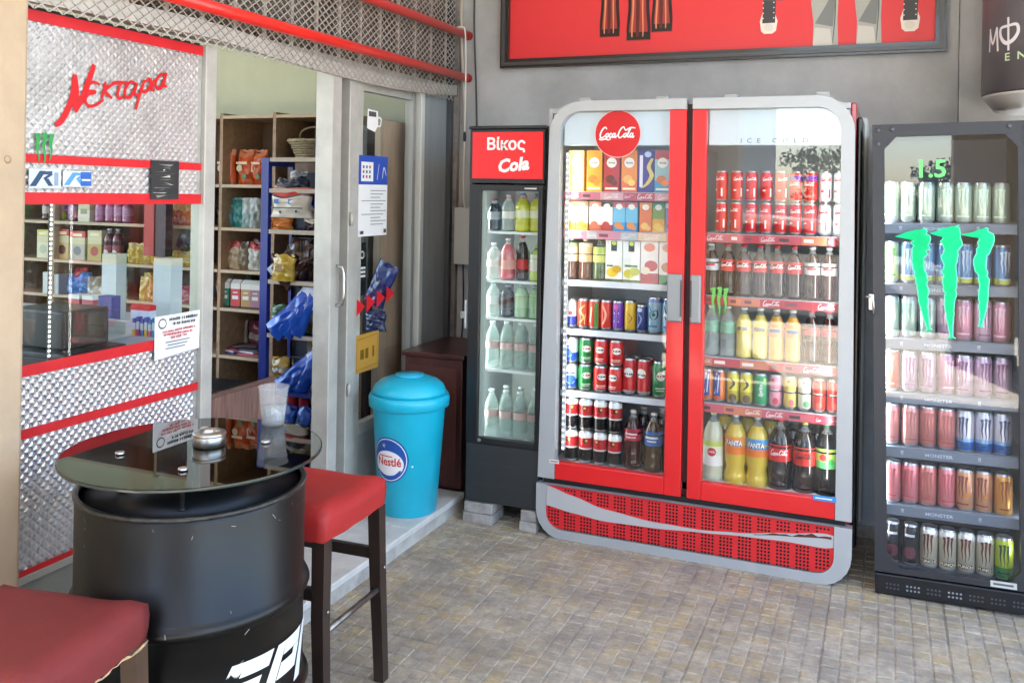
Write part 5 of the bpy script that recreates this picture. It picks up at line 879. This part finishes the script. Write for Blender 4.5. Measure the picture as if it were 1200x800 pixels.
for i, (u, c) in enumerate(((266.5, '#2f8a6a'), (279, '#cf4a4c'), (291, '#b8935f'), (302, '#a87a8a'))): put('milk_carton', carton(.062, .06, .145, [(.06, '#2a2a2a'), (.78, c), (1, '#e4e0d6')], [rect(-.02, .02, .35, .5, D('#e8e4da')), rect(-.016, .016, .6, .66, D('#d8d4c8'))], gable=True), (px(u, SYF+.07, 330), SYF+.07, Z[1]), f'small gable top carton, {ORD[i]} from left on the fourth shelf level', 'carton', None, .15)
for i in range(7):
    u, c, dz = ((270, '#3a3f8c', 0), (272, '#c9c6d0', .012), (276, '#8a3048', .024), (296, '#c05068', 0), (294, '#d9cfd4', .014), (297, '#2f2a30', .028), (290, '#4a3a44', .045))[i]
    put('magazine', carton(.15, .10, .011, [(1, c)]), (px(u, SYF+.10, 400), SYF+.10, Z[0]+dz), f'flat packet, {ORD[i]} in the low pile under the cartons', 'packet', None, rnd.uniform(-.3, .3))
# blue rack by the doorway
RY = 4.10; rk = thing('metal_rack', 'blue metal rack of crisp bags inside the doorway', 'rack', (0, 0, .08)); bl = mat('#1f2f86', .4, name='blue_powder_coat'); tanb = mat((.45, .37, .28), .6)
rx0, rx1 = px(309, RY, 300), px(382, RY, 300)
for x, w in ((rx0, .024), (rx1, .024)): bx('upright', rk, (x-w, x+w, RY-.0, RY+.03, 0, 1.675), bl); bx('rear_upright', rk, (x-w*.4, x+w*.4, RY+.24, RY+.26, 0, 1.675), bl); bx('side_bar', rk, (x-.008, x+.008, RY+.031, RY+.239, 1.63, 1.66), bl)
RZ = [.20, .79, 1.085, 1.36, 1.585, 1.755]
for z in RZ: s = bx('shelf', rk, (rx0+.033, rx1-.027, RY+.005, RY+.25, z-.098, z-.08), mat('#23307a', .5)); bx('price_rail', s, (rx0+.033, rx1-.027, RY-.004, RY+.0045, z-.101, z-.078), tanb)
bx('rack_back', rk, (rx0+.02, rx1-.02, RY+.262, RY+.268, .05, 1.6), mat('#1b2038', .6))
pack(342, 245, .27, .155, .10, [(.72, '#d6cdbd'), (.76, '#3a3a3a'), (1, '#c02a2e')], 61, 'big white and red crisp pack on the blue rack', z=RZ[4]+.0 if False else 1.36+.07, Y=RY+.02, rz=.05, prints=[rect(-.10, .10, .05, .056, D('#3a4a4a')), rect(-.08, -.05, .075, .10, D('#3a6ab0')), rect(.01, .04, .075, .10, D('#3a6ab0')), disc(-.04, .03, .008, ink), disc(.06, .035, .008, ink)])
pack(330, 270, .16, .075, .08, [(1, '#d27a2c')], 62, 'orange snack pack under the big white pack', z=1.362, Y=RY+.05); pack(368, 268, .13, .085, .08, [(.5, '#3a2428'), (1, '#c9b8ac')], 63, 'dark snack pack beside the orange pack', z=1.362, Y=RY+.06)
pack(335, 232, .11, .05, .10, [(1, '#7a7a80')], 64, 'grey silver packet lying on the upper rack shelf', z=1.587, Y=RY+.08); pack(352, 232, .12, .06, .10, [(1, '#3c4250')], 65, 'dark grey packet lying on the upper rack shelf', z=1.587, Y=RY+.11)
for i, (u, v, w, h, c) in enumerate(((326, 298, .19, .27, '#3a2018'), (340, 292, .18, .27, '#2c1814'), (352, 300, .17, .22, '#40261c'))): pack(u, v, w, h, .09, [(1, c)], 70+i, f'dark brown glossy crisp bag, {ORD[i]} slumped on the middle rack shelf', z=1.088, Y=RY+.0+.04*i, tilt=(R(-14), R(38-8*i)), gl=.14, wr=.02)
pack(332, 328, .155, .135, .07, [(1, '#b8962c')], 75, 'yellow snack bag on the blue rack', z=1.086+.0, Y=RY-.02, tilt=(R(-4), 0), prints=[disc(0, .07, .032, D('#8a6a20'), .022), ribbon([(-.035, .05), (0, .085), (.035, .06)], .006, D('#3a2a1c'))])
BLU = '#1c4fb4'
for i, (u, v, w, h, ty, Y) in enumerate(((334, 362, .13, .27, 46, RY-.02), (346, 358, .13, .28, 34, RY-.01), (358, 354, .13, .27, 22, RY+.0), (344, 415, .13, .25, 50, RY-.02), (360, 412, .13, .26, 36, RY-.01))):
    pack(u-14, v, w, h, .075, [(.9, BLU), (1, '#c9cfe0')], 80+i, f"shiny blue crisp bag, {('first', 'second', 'third')[i if i < 3 else i-3]} of the {'upper' if i < 3 else 'lower'} leaning bunch", z=(.80 if i < 3 else .50), Y=Y, tilt=(R(-8), R(ty)), gl=.16, wr=.011, prints=None)
pack(374, 420, .12, .20, .07, [(1, '#4a2a86')], 90, 'purple crisp bag leaning beside the blue bunch', z=.50, Y=RY-.03, tilt=(R(-6), R(20)), gl=.18); pack(345, 388, .20, .06, .10, [(1, '#4f7a3c')], 91, 'green snack bag lying on the lower rack shelf', z=.793, Y=RY+.08)
for i, u in enumerate((320, 332, 345, 358)): put('soda_can', can(.09, .028, [(1, '#b8262c')]), (px(u, RY+.0, 430), RY-.01, .40), f'red tin, {ORD[i]} from left below the blue crisp bags', 'can', 'red tins on the rack')
bx('low_shelf', rk, (rx0+.033, rx1-.027, RY-.06, RY+.25, .30, .318), mat('#23307a', .5)); bx('low_shelf', rk, (rx0+.033, rx1-.027, RY-.06, RY+.25, .395, .41), mat('#23307a', .5))
for i, u in enumerate((334, 352, 370)): pack(u, 468, .085, .17, .07, [(.5, '#c3c8d2'), (.62, '#2a3a5a'), (1, '#2c56b0')], 95+i, f'blue and white crisp bag, {ORD[i]} from left at the rack foot', z=.283, Y=RY-.16, tilt=(0, R(12)), gl=.2)
bx('front_tray', rk, (rx0-.0, rx1, RY-.22, RY-.062, .19, .20), mat('#1c2458', .5))
for i, u in enumerate((341, 356, 372)): put('water_bottle', bottle(.20, .03, '#1a1a20', '#e6e6e6', '#22242c', (.2, .5)), (px(u, RY-.32, 500), RY-.32, .08), f'dark bottle with white cap, {ORD[i]} from left on the shop floor', 'bottle', 'dark bottles inside the doorway')
for i, (u, v, c, w, h, z, Y, ty) in enumerate(((322, 300, '#5a2a20', .13, .12, 1.09, RY+.10, 0), (362, 330, '#a8342c', .12, .15, 1.09, RY+.12, 8), (330, 360, '#3a6a3a', .14, .13, .795, RY+.12, 0), (352, 360, '#8a3a7a', .13, .15, .795, RY+.13, 6), (330, 395, '#c8a03a', .12, .12, .52, RY+.10, 0), (350, 232, '#b8b4ac', .13, .09, 1.59, RY+.16, 0), (372, 300, '#1c4fb4', .12, .18, 1.37, RY+.12, 0))):
    pack(u, v, w, h, .07, [(.35, c), (.6, '#c9bfae'), (1, c)], 200+i, f'coloured snack bag, {ORD[i]} of those tucked at the back of the blue rack', z=z, Y=Y, tilt=(0, R(ty)))
for i, (u, c, z) in enumerate(((262, '#7a5a4a', Z[3]), (290, '#5a6a6a', Z[3]), (270, '#8a7a62', Z[2]), (296, '#6a4a3a', Z[2]), (262, '#a85a3a', Z[1]), (288, '#5a7a6a', Z[1]), (284, '#c8c0b0', Z[0]), (302, '#8a3a4a', Z[0]))):
    pack(u, 300, .11, .17, .08, [(.4, c), (.62, '#b8b0a0'), (1, c)], 220+i, f'dim packet, {ORD[i]} of those at the back of the wooden shelves', z=z, Y=SYF+.25, name='packet')
# window-side goods
SG = 'seen through the window'
for i, (u, c, h) in enumerate(((56, '#4a2a24', .15), (64, '#8a8f8c', .12), (72, '#a8b83a', .19), (86, '#7a4a72', .16), (104, '#8f5a7a', .15), (118, '#a0608a', .16), (130, '#9a4a72', .16), (140, '#8a4668', .16), (150, '#96507a', .15))):
    put('jar', bottle(h, .035, c, '#d8d4cc' if i != 2 else '#3a7a2a', '#c9b8b0' if i in (0, 1) else '#a878a0', (.3, .65)), (px(u, SYF+.08, 250), SYF+.08, Z[3]), f'dark jar, {ORD[i]} from left on the upper shelf {SG}', 'jar')
box_item(101, SYF+.06, Z[3], .10, .05, .17, [(.45, '#cfcbb8'), (1, '#b8b48a')], f'cream tea box among the jars {SG}', [rect(-.03, .03, .3, .5, D('#8a8a6a'))])
for i, (u, w, c, c2) in enumerate(((52, .115, '#c9bf5a', '#d8d2b0'), (74, .12, '#b83a2c', '#c9a86a'), (92, .13, '#c04030', '#b9b0a0'), (112, .12, '#c3b88a', '#b8a058'))):
    box_item(u+3, SYF+.07, Z[2], w, .06, .19+.01*(i % 2), [(.55, c2), (.78, '#cdc49a'), (1, c)], f'cereal box, {ORD[i]} from left on the middle shelf {SG}', [disc(0, .32, .034, D(('#b8b8a0', '#5a2c1c', '#7a7a7a', '#a8402c')[i]), .16), rect(-.04, .04, .82, .92, D('#e8dcb8'))], name='cereal_box', v=290)
for i, u in enumerate((128, 138)): put('sauce_bottle', bottle(.215, .034, '#4a1c28', '#e0dcd6', '#8a3a4a', (.12, .5), [disc(0, .035, .02, D('#d8c8c8'))]), (px(u, SYF+.06, 300), SYF+.06, Z[2]), f'dark red sauce bottle, {ORD[i]} of two {SG}', 'bottle')
for i in range(9):
    u = 156+9.3*i; pack(u, 308, .075, .085 if i > 1 else .12, .07, [(.9, '#cdb04a'), (1, '#d8c88a')], 100+i, f'yellow snack bag, {ORD[i]} in the yellow row {SG}', z=Z[2], Y=SYF+.08)
for i in range(5):
    c = ('#c03a2a', '#b0302a', '#d8692a', '#d88a3a', '#c84a2a')[i]; pack(212+8*(i-1), 262, .07, .15, .06, [(.6, c), (1, '#d8a060')], 120+i, f'orange red crisp bag, {ORD[i]} on the upper shelf {SG}', z=Z[3], Y=SYF+.09)
for i in range(2): box_item(180+12*i, 4.30, 1.16, .09, .06, .44, [(1, '#a8261c' if i == 0 else '#3a1a2a')], f'tall {"red" if i == 0 else "dark"} display box hanging beside the orange bags {SG}', v=240, name='display_box')
for i, (u, c) in enumerate(((200, '#4a5a78'), (214, '#3f4a68'), (228, '#58607a'))): pack(u, 300, .10, .11, .08, [(1, c)], 130+i, f'dull blue packet, {ORD[i]} above the yellow bags {SG}', z=Z[2]+.10, Y=SYF+.18)
for i, (u, c, w, h) in enumerate(((60, '#c8c8c4', .05, .14), (66, '#b8bab8', .05, .14), (72, '#aeb0b0', .05, .13))): box_item(u, SYF+.05, Z[1], w, .09, h, [(1, c)], f'white book-like box, {ORD[i]} on the lower shelf {SG}', v=330, name='white_box')
for i, (u, c, z0) in enumerate(((88, '#2f6ab8', Z[1]), (100, '#3a78c0', Z[1]+.02), (96, '#b83a3a', Z[1]+.10), (112, '#8f8878', Z[1]), (126, '#a09a8a', Z[1]), (140, '#b3ab9a', Z[1]))): pack(u, 350, .13, .12 if i != 2 else .07, .09, [(.5, '#c9c6bc' if i > 2 else c), (1, c)], 140+i, f'soft snack packet, {ORD[i]} on the lower shelf {SG}', z=z0, Y=SYF+.06+.02*(i % 3))
for i, (u, c) in enumerate(((172, '#c9a24a'), (182, '#c98a3a'), (176, '#d0b050'), (206, '#7a3a4a'), (220, '#a03a48'), (230, '#8a3444'))): pack(u, 352, .11, .16 if i < 3 else .10, .09, [(1, c)], 150+i, f'packet, {ORD[i]} of the warm coloured row on the lower shelf {SG}', z=Z[1]-.02 if i < 2 else Z[1]+.002, Y=SYF+.05+.03*(i == 2))
# counter near the window
cn = thing('counter', 'white shop counter close to the window', 'counter', (0, 0, .08)); bx('top', cn, (-4.3, -3.02, 2.75, 3.35, .86, .90), mat('#b9c2cc', .4), .004); bx('front_panel', cn, (-4.28, -3.04, 2.79, 3.30, .0, .858), mat('#9aa4ae', .5))
tl = thing('till_stand', 'black till stand just behind the shop window', 'till', (-2.97, 2.62, .08)); bx('cabinet', tl, (-.20, .15, -.14, .14, .0, .86), mat('#17191b', .5), .006); bx('drawer', tl, (-.19, .14, -.147, -.141, .62, .80), mat('#24272a', .4), .004); bx('top', tl, (-.21, .16, -.15, .15, .861, .88), DARK, .004); bx('case', tl, (-.19, .10, -.10, .12, .881, 1.03), mat('#1c1f22', .4), .01)
CZ = .981
def citem(u, w, d, h, bands, label, Y=3.0, prints=None, name='packet', z=CZ): return box_item(u, Y, z, w, d, h, bands, label, prints, name, 'packet', 370)
citem(133, .085, .06, .30, [(.85, '#c3ccd0'), (1, '#cfc8b0')], 'tall white dispenser, nearer the till on the counter', 3.12, name='dispenser'); citem(196, .10, .07, .29, [(.9, '#c2cdd2'), (1, '#d8d4c0')], 'tall white dispenser behind the printed notice', 3.15, name='dispenser')
citem(128, .075, .05, .135, [(1, '#26308c')], 'dark blue gum box standing on the counter', 2.95, [rect(-.03, .03, .6, .66, D('#4a5ac0'))], 'gum_box')
for i, (u, z0) in enumerate(((93, CZ), (93, CZ+.062), (109, CZ), (109, CZ+.062))): put('tub', carton(.065, .065, .058, [(.3, '#c8c4c0'), (.7, '#b85058'), (1, '#dcdad6')]), (px(u, 3.02, 370), 3.02, z0+.0), f"white and red tub, {ORD[i]} of the tub stacks on the counter", 'tub')
for i, (u, c, w) in enumerate(((85, '#b8c8d8', .07), (98, '#c03a3a', .07), (110, '#5a8ac8', .06), (122, '#c8cdd4', .06), (134, '#d8b0c0', .05), (146, '#c8d0e0', .06))): citem(u, w, .05, .05, [(.5, '#d3dae0'), (1, c)], f'sweet packet, {ORD[i]} along the counter front', 2.86)
for i in range(6): citem(159+4.6*i, .014, .02, .07+.008*(i % 2), [(.35, ('#d8c04a', '#d85a8a', '#3a8ad0')[i % 3]), (.75, '#cfe0f0'), (1, '#2f6ac0')], f'lighter, {ORD[i]} in the tray by the notice', 2.84, name='lighter')
citem(170, .13, .05, .02, [(1, '#5a7ac0')], 'blue tray of lighters on the counter', 2.90); citem(168, .10, .04, .11, [(.8, '#c8d8f0'), (1, '#cf2f34')], 'red and white lighter display card', 2.94)
# glazed door leaf: things behind the glass
pb = thing('wooden_partition', 'brown wooden partition behind the glazed door', 'partition', (0, 0, .08)); bx('board', pb, (-2.50, -2.475, 4.16, 4.70, 0, 1.88), mat((.50, .345, .235), .6, var=.15, vscale=4, stretch=(6, 6, .6))); bx('edge_strip', pb, (-2.505, -2.47, 4.145, 4.1595, 0, 1.88), mat((.36, .29, .22), .6))
wr_ = thing('wire_rack', 'black wire rack of snacks behind the glazed door', 'rack', (0, 0, .08)); wmt = mat('#141416', .4)
bx('side_post', wr_, (-2.70, -2.68, 4.10, 4.13, 0, 1.25), wmt); bx('side_post', wr_, (-2.535, -2.51, 4.10, 4.13, 0, 1.28), wmt)
for j in range(9): obj('wire', MB().tube([(-3.0, 4.12, .2+.13*j), (-2.56, 4.12, .2+.13*j)], .004, wmt, 5), wr_)
for j in range(8): obj('wire', MB().tube([(-2.95+.055*j, 4.125, 1.05), (-2.95+.055*j, 4.125, 1.3)], .0025, wmt, 5), wr_)
bx('cardboard_back', wr_, (-2.95, -2.60, 4.2, 4.21, .2, 1.3), mat((.33, .23, .14), .7))
pack(437, 345, .13, .22, .06, [(1, '#1c2f6a')], 170, 'navy crisp bag hanging in the wire rack', z=1.0, Y=4.07, tilt=(0, R(25)), gl=.16); pack(440, 382, .13, .10, .06, [(1, '#1f2a5a')], 171, 'dark blue packet low in the wire rack', z=.86, Y=4.07)
dkb = thing('dark_cabinet', 'dark tall cabinet behind the poster on the glazed door', 'cabinet', (0, 0, .08)); bx('case', dkb, (-2.88, -2.60, 4.22, 4.38, .0, 1.86), mat('#17181a', .5)); bx('drawer_face', dkb, (-2.87, -2.61, 4.212, 4.219, 1.3, 1.55), mat('#202226', .4))
# reddish board just inside the doorway
tb = thing('wooden_board', 'upright reddish brown wood grain board just inside the doorway', 'board', (-2.43, 2.74, .08)); top = mat((.20, .105, .08), .38, var=.5, vscale=4, stretch=(10, 14, 1.0), name='dark_red_wood')
bx('panel', tb, (-.012, .0, .0, .49, .0, .685), top, .003); bx('top_strip', tb, (-.016, .004, .0, .49, .686, .70), mat((.13, .065, .05), .4), .003); bx('support', tb, (-.20, -.0125, .22, .26, .0, .30), mat('#2a1a16', .5))
bk = thing('crate', 'dark crate on the shop floor under the wooden shelves', 'crate', (px(275, 4.2, 450), 4.15, .08))
for z in (.02, .12, .22, .32): bx('slat', bk, (-.24, .24, -.15, -.13, z, z+.07), mat('#16181a', .5), .003)
bx('inner_box', bk, (-.23, .23, -.128, .15, .0, .38), mat('#0e1012', .6)); bx('green_strip', bk, (-.24, -.20, -.165, -.151, .1, .35), mat('#6a9a2c', .5))
# ------------------------------------------------------------ porch furniture
# bin shaped like a cup
bn = thing('cup_bin', 'bright blue cup shaped bin with domed lid by the shop door', 'bin', (-2.085, 3.80, .08)); cyan = mat('#10b2d0', .35, coat=.15, var=.06, vscale=5, name='cyan_plastic')
obj('body', MB().lathe([(.132, 0), (.138, .004), (.172, .50), (.174, .505)], cyan, 40), bn); obj('rim', MB().lathe([(.176, .49), (.190, .497), (.192, .535), (.186, .55), (.178, .553)], cyan, 40), bn)
lid = obj('lid', MB().lathe([(.176, .5535), (.173, .568), (.163, .590), (.140, .610), (.10, .625), (.05, .632), (.02, .633)], cyan, 40), bn); obj('flap', MB().lathe([(.07, .630), (.068, .640), (.0, .642)], mat('#2aa9cc', .35), 24), lid); 
bd_ = mat('#1d4fa0', .4); wh = mat('#e8e8ea', .4); rn = mat('#c8342f', .4)
def cone(a, z, d): r = .138+(.172-.138)*z/.5; th = a/.155-.115; return ((r-d)*math.sin(th), -(r-d)*math.cos(th), z)
P_ = [disc(0, .27, .098, bd_, .105, 36, 5), disc(0, .27, .091, wh, .098, 36, 5), disc(0, .27, .087, bd_, .094, 36, 5), disc(-.002, .252, .078, wh, .060, 36, 5), txt('Nestlé', .040, .0, .262, rn, .028, sx=.92), rect(-.055, .022, .284, .289, rn, 8), ribbon([(-.07, .215), (-.02, .193), (.03, .197), (.062, .225)], .012, bd_, 5)]
P_ += [ribbon([(-.022+.011*math.cos(a), .335+.011*math.sin(a)), (-.022-.011*math.cos(a), .335-.011*math.sin(a))], .003, wh, 2) for a in (0, 1.05, 2.1)]+[disc(.115, .245, .004, wh)]
printed('round_logo', P_, cone, bn, .0012)
mc = thing('wooden_cabinet', 'dark maroon wooden cabinet in the corner behind the blue bin', 'cabinet', (-2.10, 4.36, .08)); mar = mat((.075, .022, .018), .4, var=.3, vscale=4, stretch=(5, 5, .6)); bx('carcass', mc, (-.20, .13, -.22, .28, .0, .655), mar, .004); bx('top', mc, (-.215, .145, -.235, .285, .656, .68), mat((.06, .016, .014), .3), .004); bx('door_panel', mc, (-.17, .10, -.226, -.221, .05, .61), mat((.09, .028, .022), .4), .003)
# drum table
dr = thing('drum_table', 'black oil drum table with round glass top', 'table', (-1.684, 1.90, 0)); dr.scale = (1, 1, .95); paint = mat('#050506', .33, spec=.35, var=.35, vscale=3.0, bump=.05, bscale=6, name='black_drum_paint'); DRr = .287
pf = [(DRr-.006, .0), (DRr+.002, .006), (DRr+.002, .022), (DRr-.004, .03), (DRr, .05), (DRr, .282), (DRr+.009, .290), (DRr+.016, .305), (DRr+.009, .320), (DRr, .328), (DRr, .552), (DRr+.009, .560), (DRr+.016, .575), (DRr+.009, .590), (DRr, .598), (DRr, .84), (DRr-.004, .85)]
obj('drum_wall', MB().lathe(pf, paint, 72, capt=False), dr); obj('drum_head', MB().lathe([(DRr-.012, .845), (.02, .848)], mat('#131416', .45, var=.3, vscale=7), 48), dr)
obj('rim', MB().tube([((DRr-.003)*math.cos(k*math.pi/36), (DRr-.003)*math.sin(k*math.pi/36), .858) for k in range(72)], .008, mat('#3a3936', .35, .5, var=.5, vscale=30), 8, True), dr)
smoked = bpy.data.materials.new('smoked_glass'); smoked.use_nodes = True; N = smoked.node_tree.nodes; L = smoked.node_tree.links; N.remove(N['Principled BSDF'])
tr_ = N.new('ShaderNodeBsdfTransparent'); tr_.inputs['Color'].default_value = (.13, .14, .125, 1); gl_ = N.new('ShaderNodeBsdfGlossy'); gl_.inputs['Roughness'].default_value = .015; lw = N.new('ShaderNodeLayerWeight'); pw = N.new('ShaderNodeMath'); pw.operation = 'POWER'; pw.inputs[1].default_value = 3.2; L.new(lw.outputs['Facing'], pw.inputs[0]); ma = N.new('ShaderNodeMath'); ma.operation = 'MULTIPLY_ADD'; ma.inputs[1].default_value = .85; ma.inputs[2].default_value = .05; L.new(pw.outputs[0], ma.inputs[0]); mx = N.new('ShaderNodeMixShader'); L.new(ma.outputs[0], mx.inputs['Fac']); L.new(tr_.outputs[0], mx.inputs[1]); L.new(gl_.outputs[0], mx.inputs[2]); L.new(mx.outputs[0], N['Material Output'].inputs['Surface'])
GR = .330; GZ = .940; obj('glass_top', MB().lathe([(GR-.003, GZ), (GR, GZ+.002), (GR, GZ+.007), (GR-.003, GZ+.009)], smoked, 80), dr); obj('glass_edge', MB().lathe([(GR+.0005, GZ+.001), (GR+.0012, GZ+.0045), (GR+.0005, GZ+.008)], mat('#2b3430', .12), 80, capb=False, capt=False), dr)
for k in range(4):
    a = R(38+90*k); x, y = .17*math.cos(a), .20*math.sin(a); p = obj('standoff', MB().lathe([(.012, .849), (.0055, .853), (.0055, GZ-.001)], mat('#4a4a4a', .3, .8), 14), dr, (x, y, 0)); obj('screw_cap', MB().lathe([(.012, GZ+.0095), (.012, GZ+.016), (.009, GZ+.018)], CHROME, 16), p)
# white lettering on the drum
def dcyl(ph): return lambda a, z, d: ((DRr-d)*math.sin(a/DRr+ph), -(DRr-d)*math.cos(a/DRr+ph), z)
wl_ = mat('#dfe2e0', .45)
def slant(P_): return [(x+.35*(z-.1), z) for x, z in P_]
SEG = lambda x0, x1, z0, z1: [(x0+(x1-x0)*i/8, z0) for i in range(9)]+[(x1+(x0-x1)*i/8, z1) for i in range(9)]
P_ = []
def stripq(x0, x1, z0, z1): 
    vs, fs, m_ = rect(x0, x1, z0, z1, wl_, 8); P_.append(([(x+.45*(z-.1), z) for x, z in vs], fs, m_))
for dx, shape in ((0, 'E'), (.135, 'P'), (.27, 'I')):
    if shape == 'E': stripq(dx, dx+.035, .06, .205); stripq(dx+.0352, dx+.12, .165, .205); stripq(dx+.0352, dx+.105, .116, .150); stripq(dx+.0352, dx+.12, .06, .098)
    elif shape == 'P': stripq(dx, dx+.035, .06, .205); stripq(dx+.0352, dx+.118, .168, .205); stripq(dx+.0352, dx+.118, .108, .150); stripq(dx+.085, dx+.118, .1505, .1675)
    else: stripq(dx, dx+.036, .06, .205)
P_ = [([(x, z*.92+.283) for x, z in q[0]], q[1], q[2]) for q in P_]; printed('lettering', P_, dcyl(R(51)), dr, .001)
q = random.Random(9); sp = mat('#8f8f8a', .5)
SP = [ribbon([(a, z), (a+q.uniform(-.012, .012), z+q.uniform(-.014, .014))], q.uniform(.0012, .003), sp, 2) for a, z in [(q.uniform(-.45, .45), q.choice((q.uniform(.80, .845), q.uniform(.56, .59), q.uniform(.33, .84)))) for _ in range(34)]]
printed('scratches', SP, lambda a, z, d: (lambda f: ((DRr+f)*math.sin(a/DRr+R(48)), -(DRr+f)*math.cos(a/DRr+R(48)), z))(.0172 if .55 < z < .60 else .0008), dr, 0)['kind'] = 'stuff'
# ashtray and cup
at_ = thing('ashtray', 'round steel ashtray on the glass table top', 'ashtray', (*pt(245, 521, 'Z', .903)[:2], (GZ+.0092)*.95)); sm = mat('#b5b3ae', .28, 1.0, bump=.1, bscale=40)
obj('bowl', MB().lathe([(.040, 0), (.043, .003), (.043, .026), (.042, .028)], sm, 40, capt=False), at_); obj('lid', MB().lathe([(.043, .0285), (.044, .031), (.042, .037), (.024, .039), (.019, .035), (.0185, .020)], sm, 40, capb=False, capt=False), at_); obj('ash_bed', MB().lathe([(.041, .017), (.04, .0175)], mat('#2c2a28', .9), 24), at_)
cpv = pet('#e4e8ea', .16); c_ = thing('plastic_cup', 'clear plastic cup half full of water on the glass table', 'cup', (*pt(320, 496, 'Z', .903)[:2], (GZ+.0092)*.95))
obj('cup_wall', MB().lathe([(.030, 0), (.033, .004), (.043, .105), (.046, .108), (.046, .111), (.0425, .1105), (.0325, .006), (.029, .003)], cpv, 36, capb=True, capt=False), c_); obj('water', MB().lathe([(.0318, .006), (.0365, .054), (.0, .0541)], pet('#d4d9db', .34), 32), c_)
for k in range(3): obj('ice', MB().box(-.011, .011, -.011, .011, -.011, .011, mat('#cfd6d8', .2, trans=.3), .004), c_, (.012*math.cos(k*2.1), .012*math.sin(k*2.1), .022+.008*k), (k, k*.7, .4*k))
# bar stools
redf = mat('#a3201f', .62, var=.10, vscale=5, bump=.15, bscale=220, name='red_upholstery'); legm = mat((.028, .017, .013), .38, var=.3, vscale=4, stretch=(6, 6, .5), name='dark_wood'); redf2 = mat('#722424', .7, var=.14, vscale=4, bump=.18, bscale=200)
def stool(label, loc, rz, up, H=.715, sx=.40, sy2=.38, legc=legm):
    t = thing('bar_stool', label, 'stool', loc, (0, 0, rz)); n = 14; vs = []; hx, hy = sx/2, sy2/2; q = random.Random(int(loc[0]*100))
    def rim(u, v): # superellipse-like square
        x = 2*u-1; y = 2*v-1; k = .14; return (hx*x*math.sqrt(1-k*y*y*.5), hy*y*math.sqrt(1-k*x*x*.5))
    b = MB(); fs = []
    for j in range(n+1):
        for i in range(n+1):
            u, v = i/n, j/n; x, y = rim(u, v); e = min(u, 1-u, v, 1-v); z = H-.028*max(0, 1-e/.13)**2.2-.012*math.sin(math.pi*u)*math.sin(math.pi*v)+.003*math.sin(u*9+v*4)+.012*abs(2*u-1)**2; vs.append((x, y, z))
    for j in range(n):
        for i in range(n): fs.append((j*(n+1)+i, j*(n+1)+i+1, (j+1)*(n+1)+i+1, (j+1)*(n+1)+i))
    ring = [j*(n+1)+i for i, j in [(i, 0) for i in range(n)]+[(n, j) for j in range(n)]+[(i, n) for i in range(n, 0, -1)]+[(0, j) for j in range(n, 0, -1)]]
    o0 = len(vs); K = len(ring)
    for lv, (dz, k) in enumerate(((-.018, 1.012), (-.045, 1.005), (-.072, .985))):
        for c, r in enumerate(ring): x, y, z = vs[r]; vs.append((x*k, y*k, H+dz-.026+(.0012*math.sin(c*1.3) if lv == 2 else 0)+.012*(abs(x/hx))**2*.3))
    for lv in range(3):
        A = ring if lv == 0 else [o0+(lv-1)*K+c for c in range(K)]; B2 = [o0+lv*K+c for c in range(K)]; fs += [(A[c], A[(c+1) % K], B2[(c+1) % K], B2[c]) for c in range(K)]
    b.add(vs, fs, up, True); obj('seat', b, t); bx('seat_base', t, (-hx+.02, hx-.02, -hy+.02, hy-.02, H-.094, H-.070), legc)
    for s1 in (-1, 1):
        for s2 in (-1, 1):
            w = .021; tx, ty = s1*(hx-.028), s2*(hy-.028); bx_, by = s1*(hx-.020), s2*(hy-.020); A = []
            for z, cx_, cy_2, ww in ((0, bx_+s1*.012, by+s2*.006, w*.82), (.35, bx_-s1*.004, by, w*.95), (H-.095, tx, ty, w)): A += [(cx_-ww, cy_2-ww, z), (cx_+ww, cy_2-ww, z), (cx_+ww, cy_2+ww, z), (cx_-ww, cy_2+ww, z)]
            F_ = [(0, 3, 2, 1), (8, 9, 10, 11)]+[(k*4+i, k*4+(i+1) % 4, (k+1)*4+(i+1) % 4, (k+1)*4+i) for k in (0, 1) for i in range(4)]; lg_ = obj('leg', MB().add(A, F_, legc), t); obj('bolt', MB().lathe([(.006, 0), (.005, .003)], CHROME, 8), lg_, (bx_+s1*w*.96, by, .37), (0, s1*R(90), 0))
    for s in (-1, 1): bx('stretcher', t, (-hx+.045, hx-.045, s*(hy-.022)-.011, s*(hy-.022)+.011, .395, .43), legc, .002)
    for s in (-1, 1): obj('footrest', MB().tube([(s*(hx-.018), -hy+.035, .30), (s*(hx-.018), hy-.035, .30)], .010, mat('#8b8682', .35, .9, var=.4, vscale=20), 10), t)
    for s1 in (-1, 1): bx('bracket', t, (s1*(hx-.05)-.012, s1*(hx-.05)+.012, hy-.05, hy-.045, H-.125, H-.095), CHROME)
    return t
stool('red bar stool with dark wooden legs between the drum table and the bin', (-1.685, 2.392, 0), R(2), redf, .665)
stool_front = stool('red bar stool with worn seat edge in front of the drum table', (-1.69, 1.365, 0), R(10), redf2, .665, .40, .40, mat((.09, .05, .03), .5, var=.3, vscale=4))
q = random.Random(5); te = mat((.55, .38, .22), .9, var=.3, vscale=40)
obj('torn_edge', MB().tube([(.197+q.uniform(-.002, .003), -.19+.38*i/24, .665-.0985+q.uniform(-.004, .003)) for i in range(25)], [q.uniform(.001, .0036) for _ in range(25)], te, 6), stool_front)
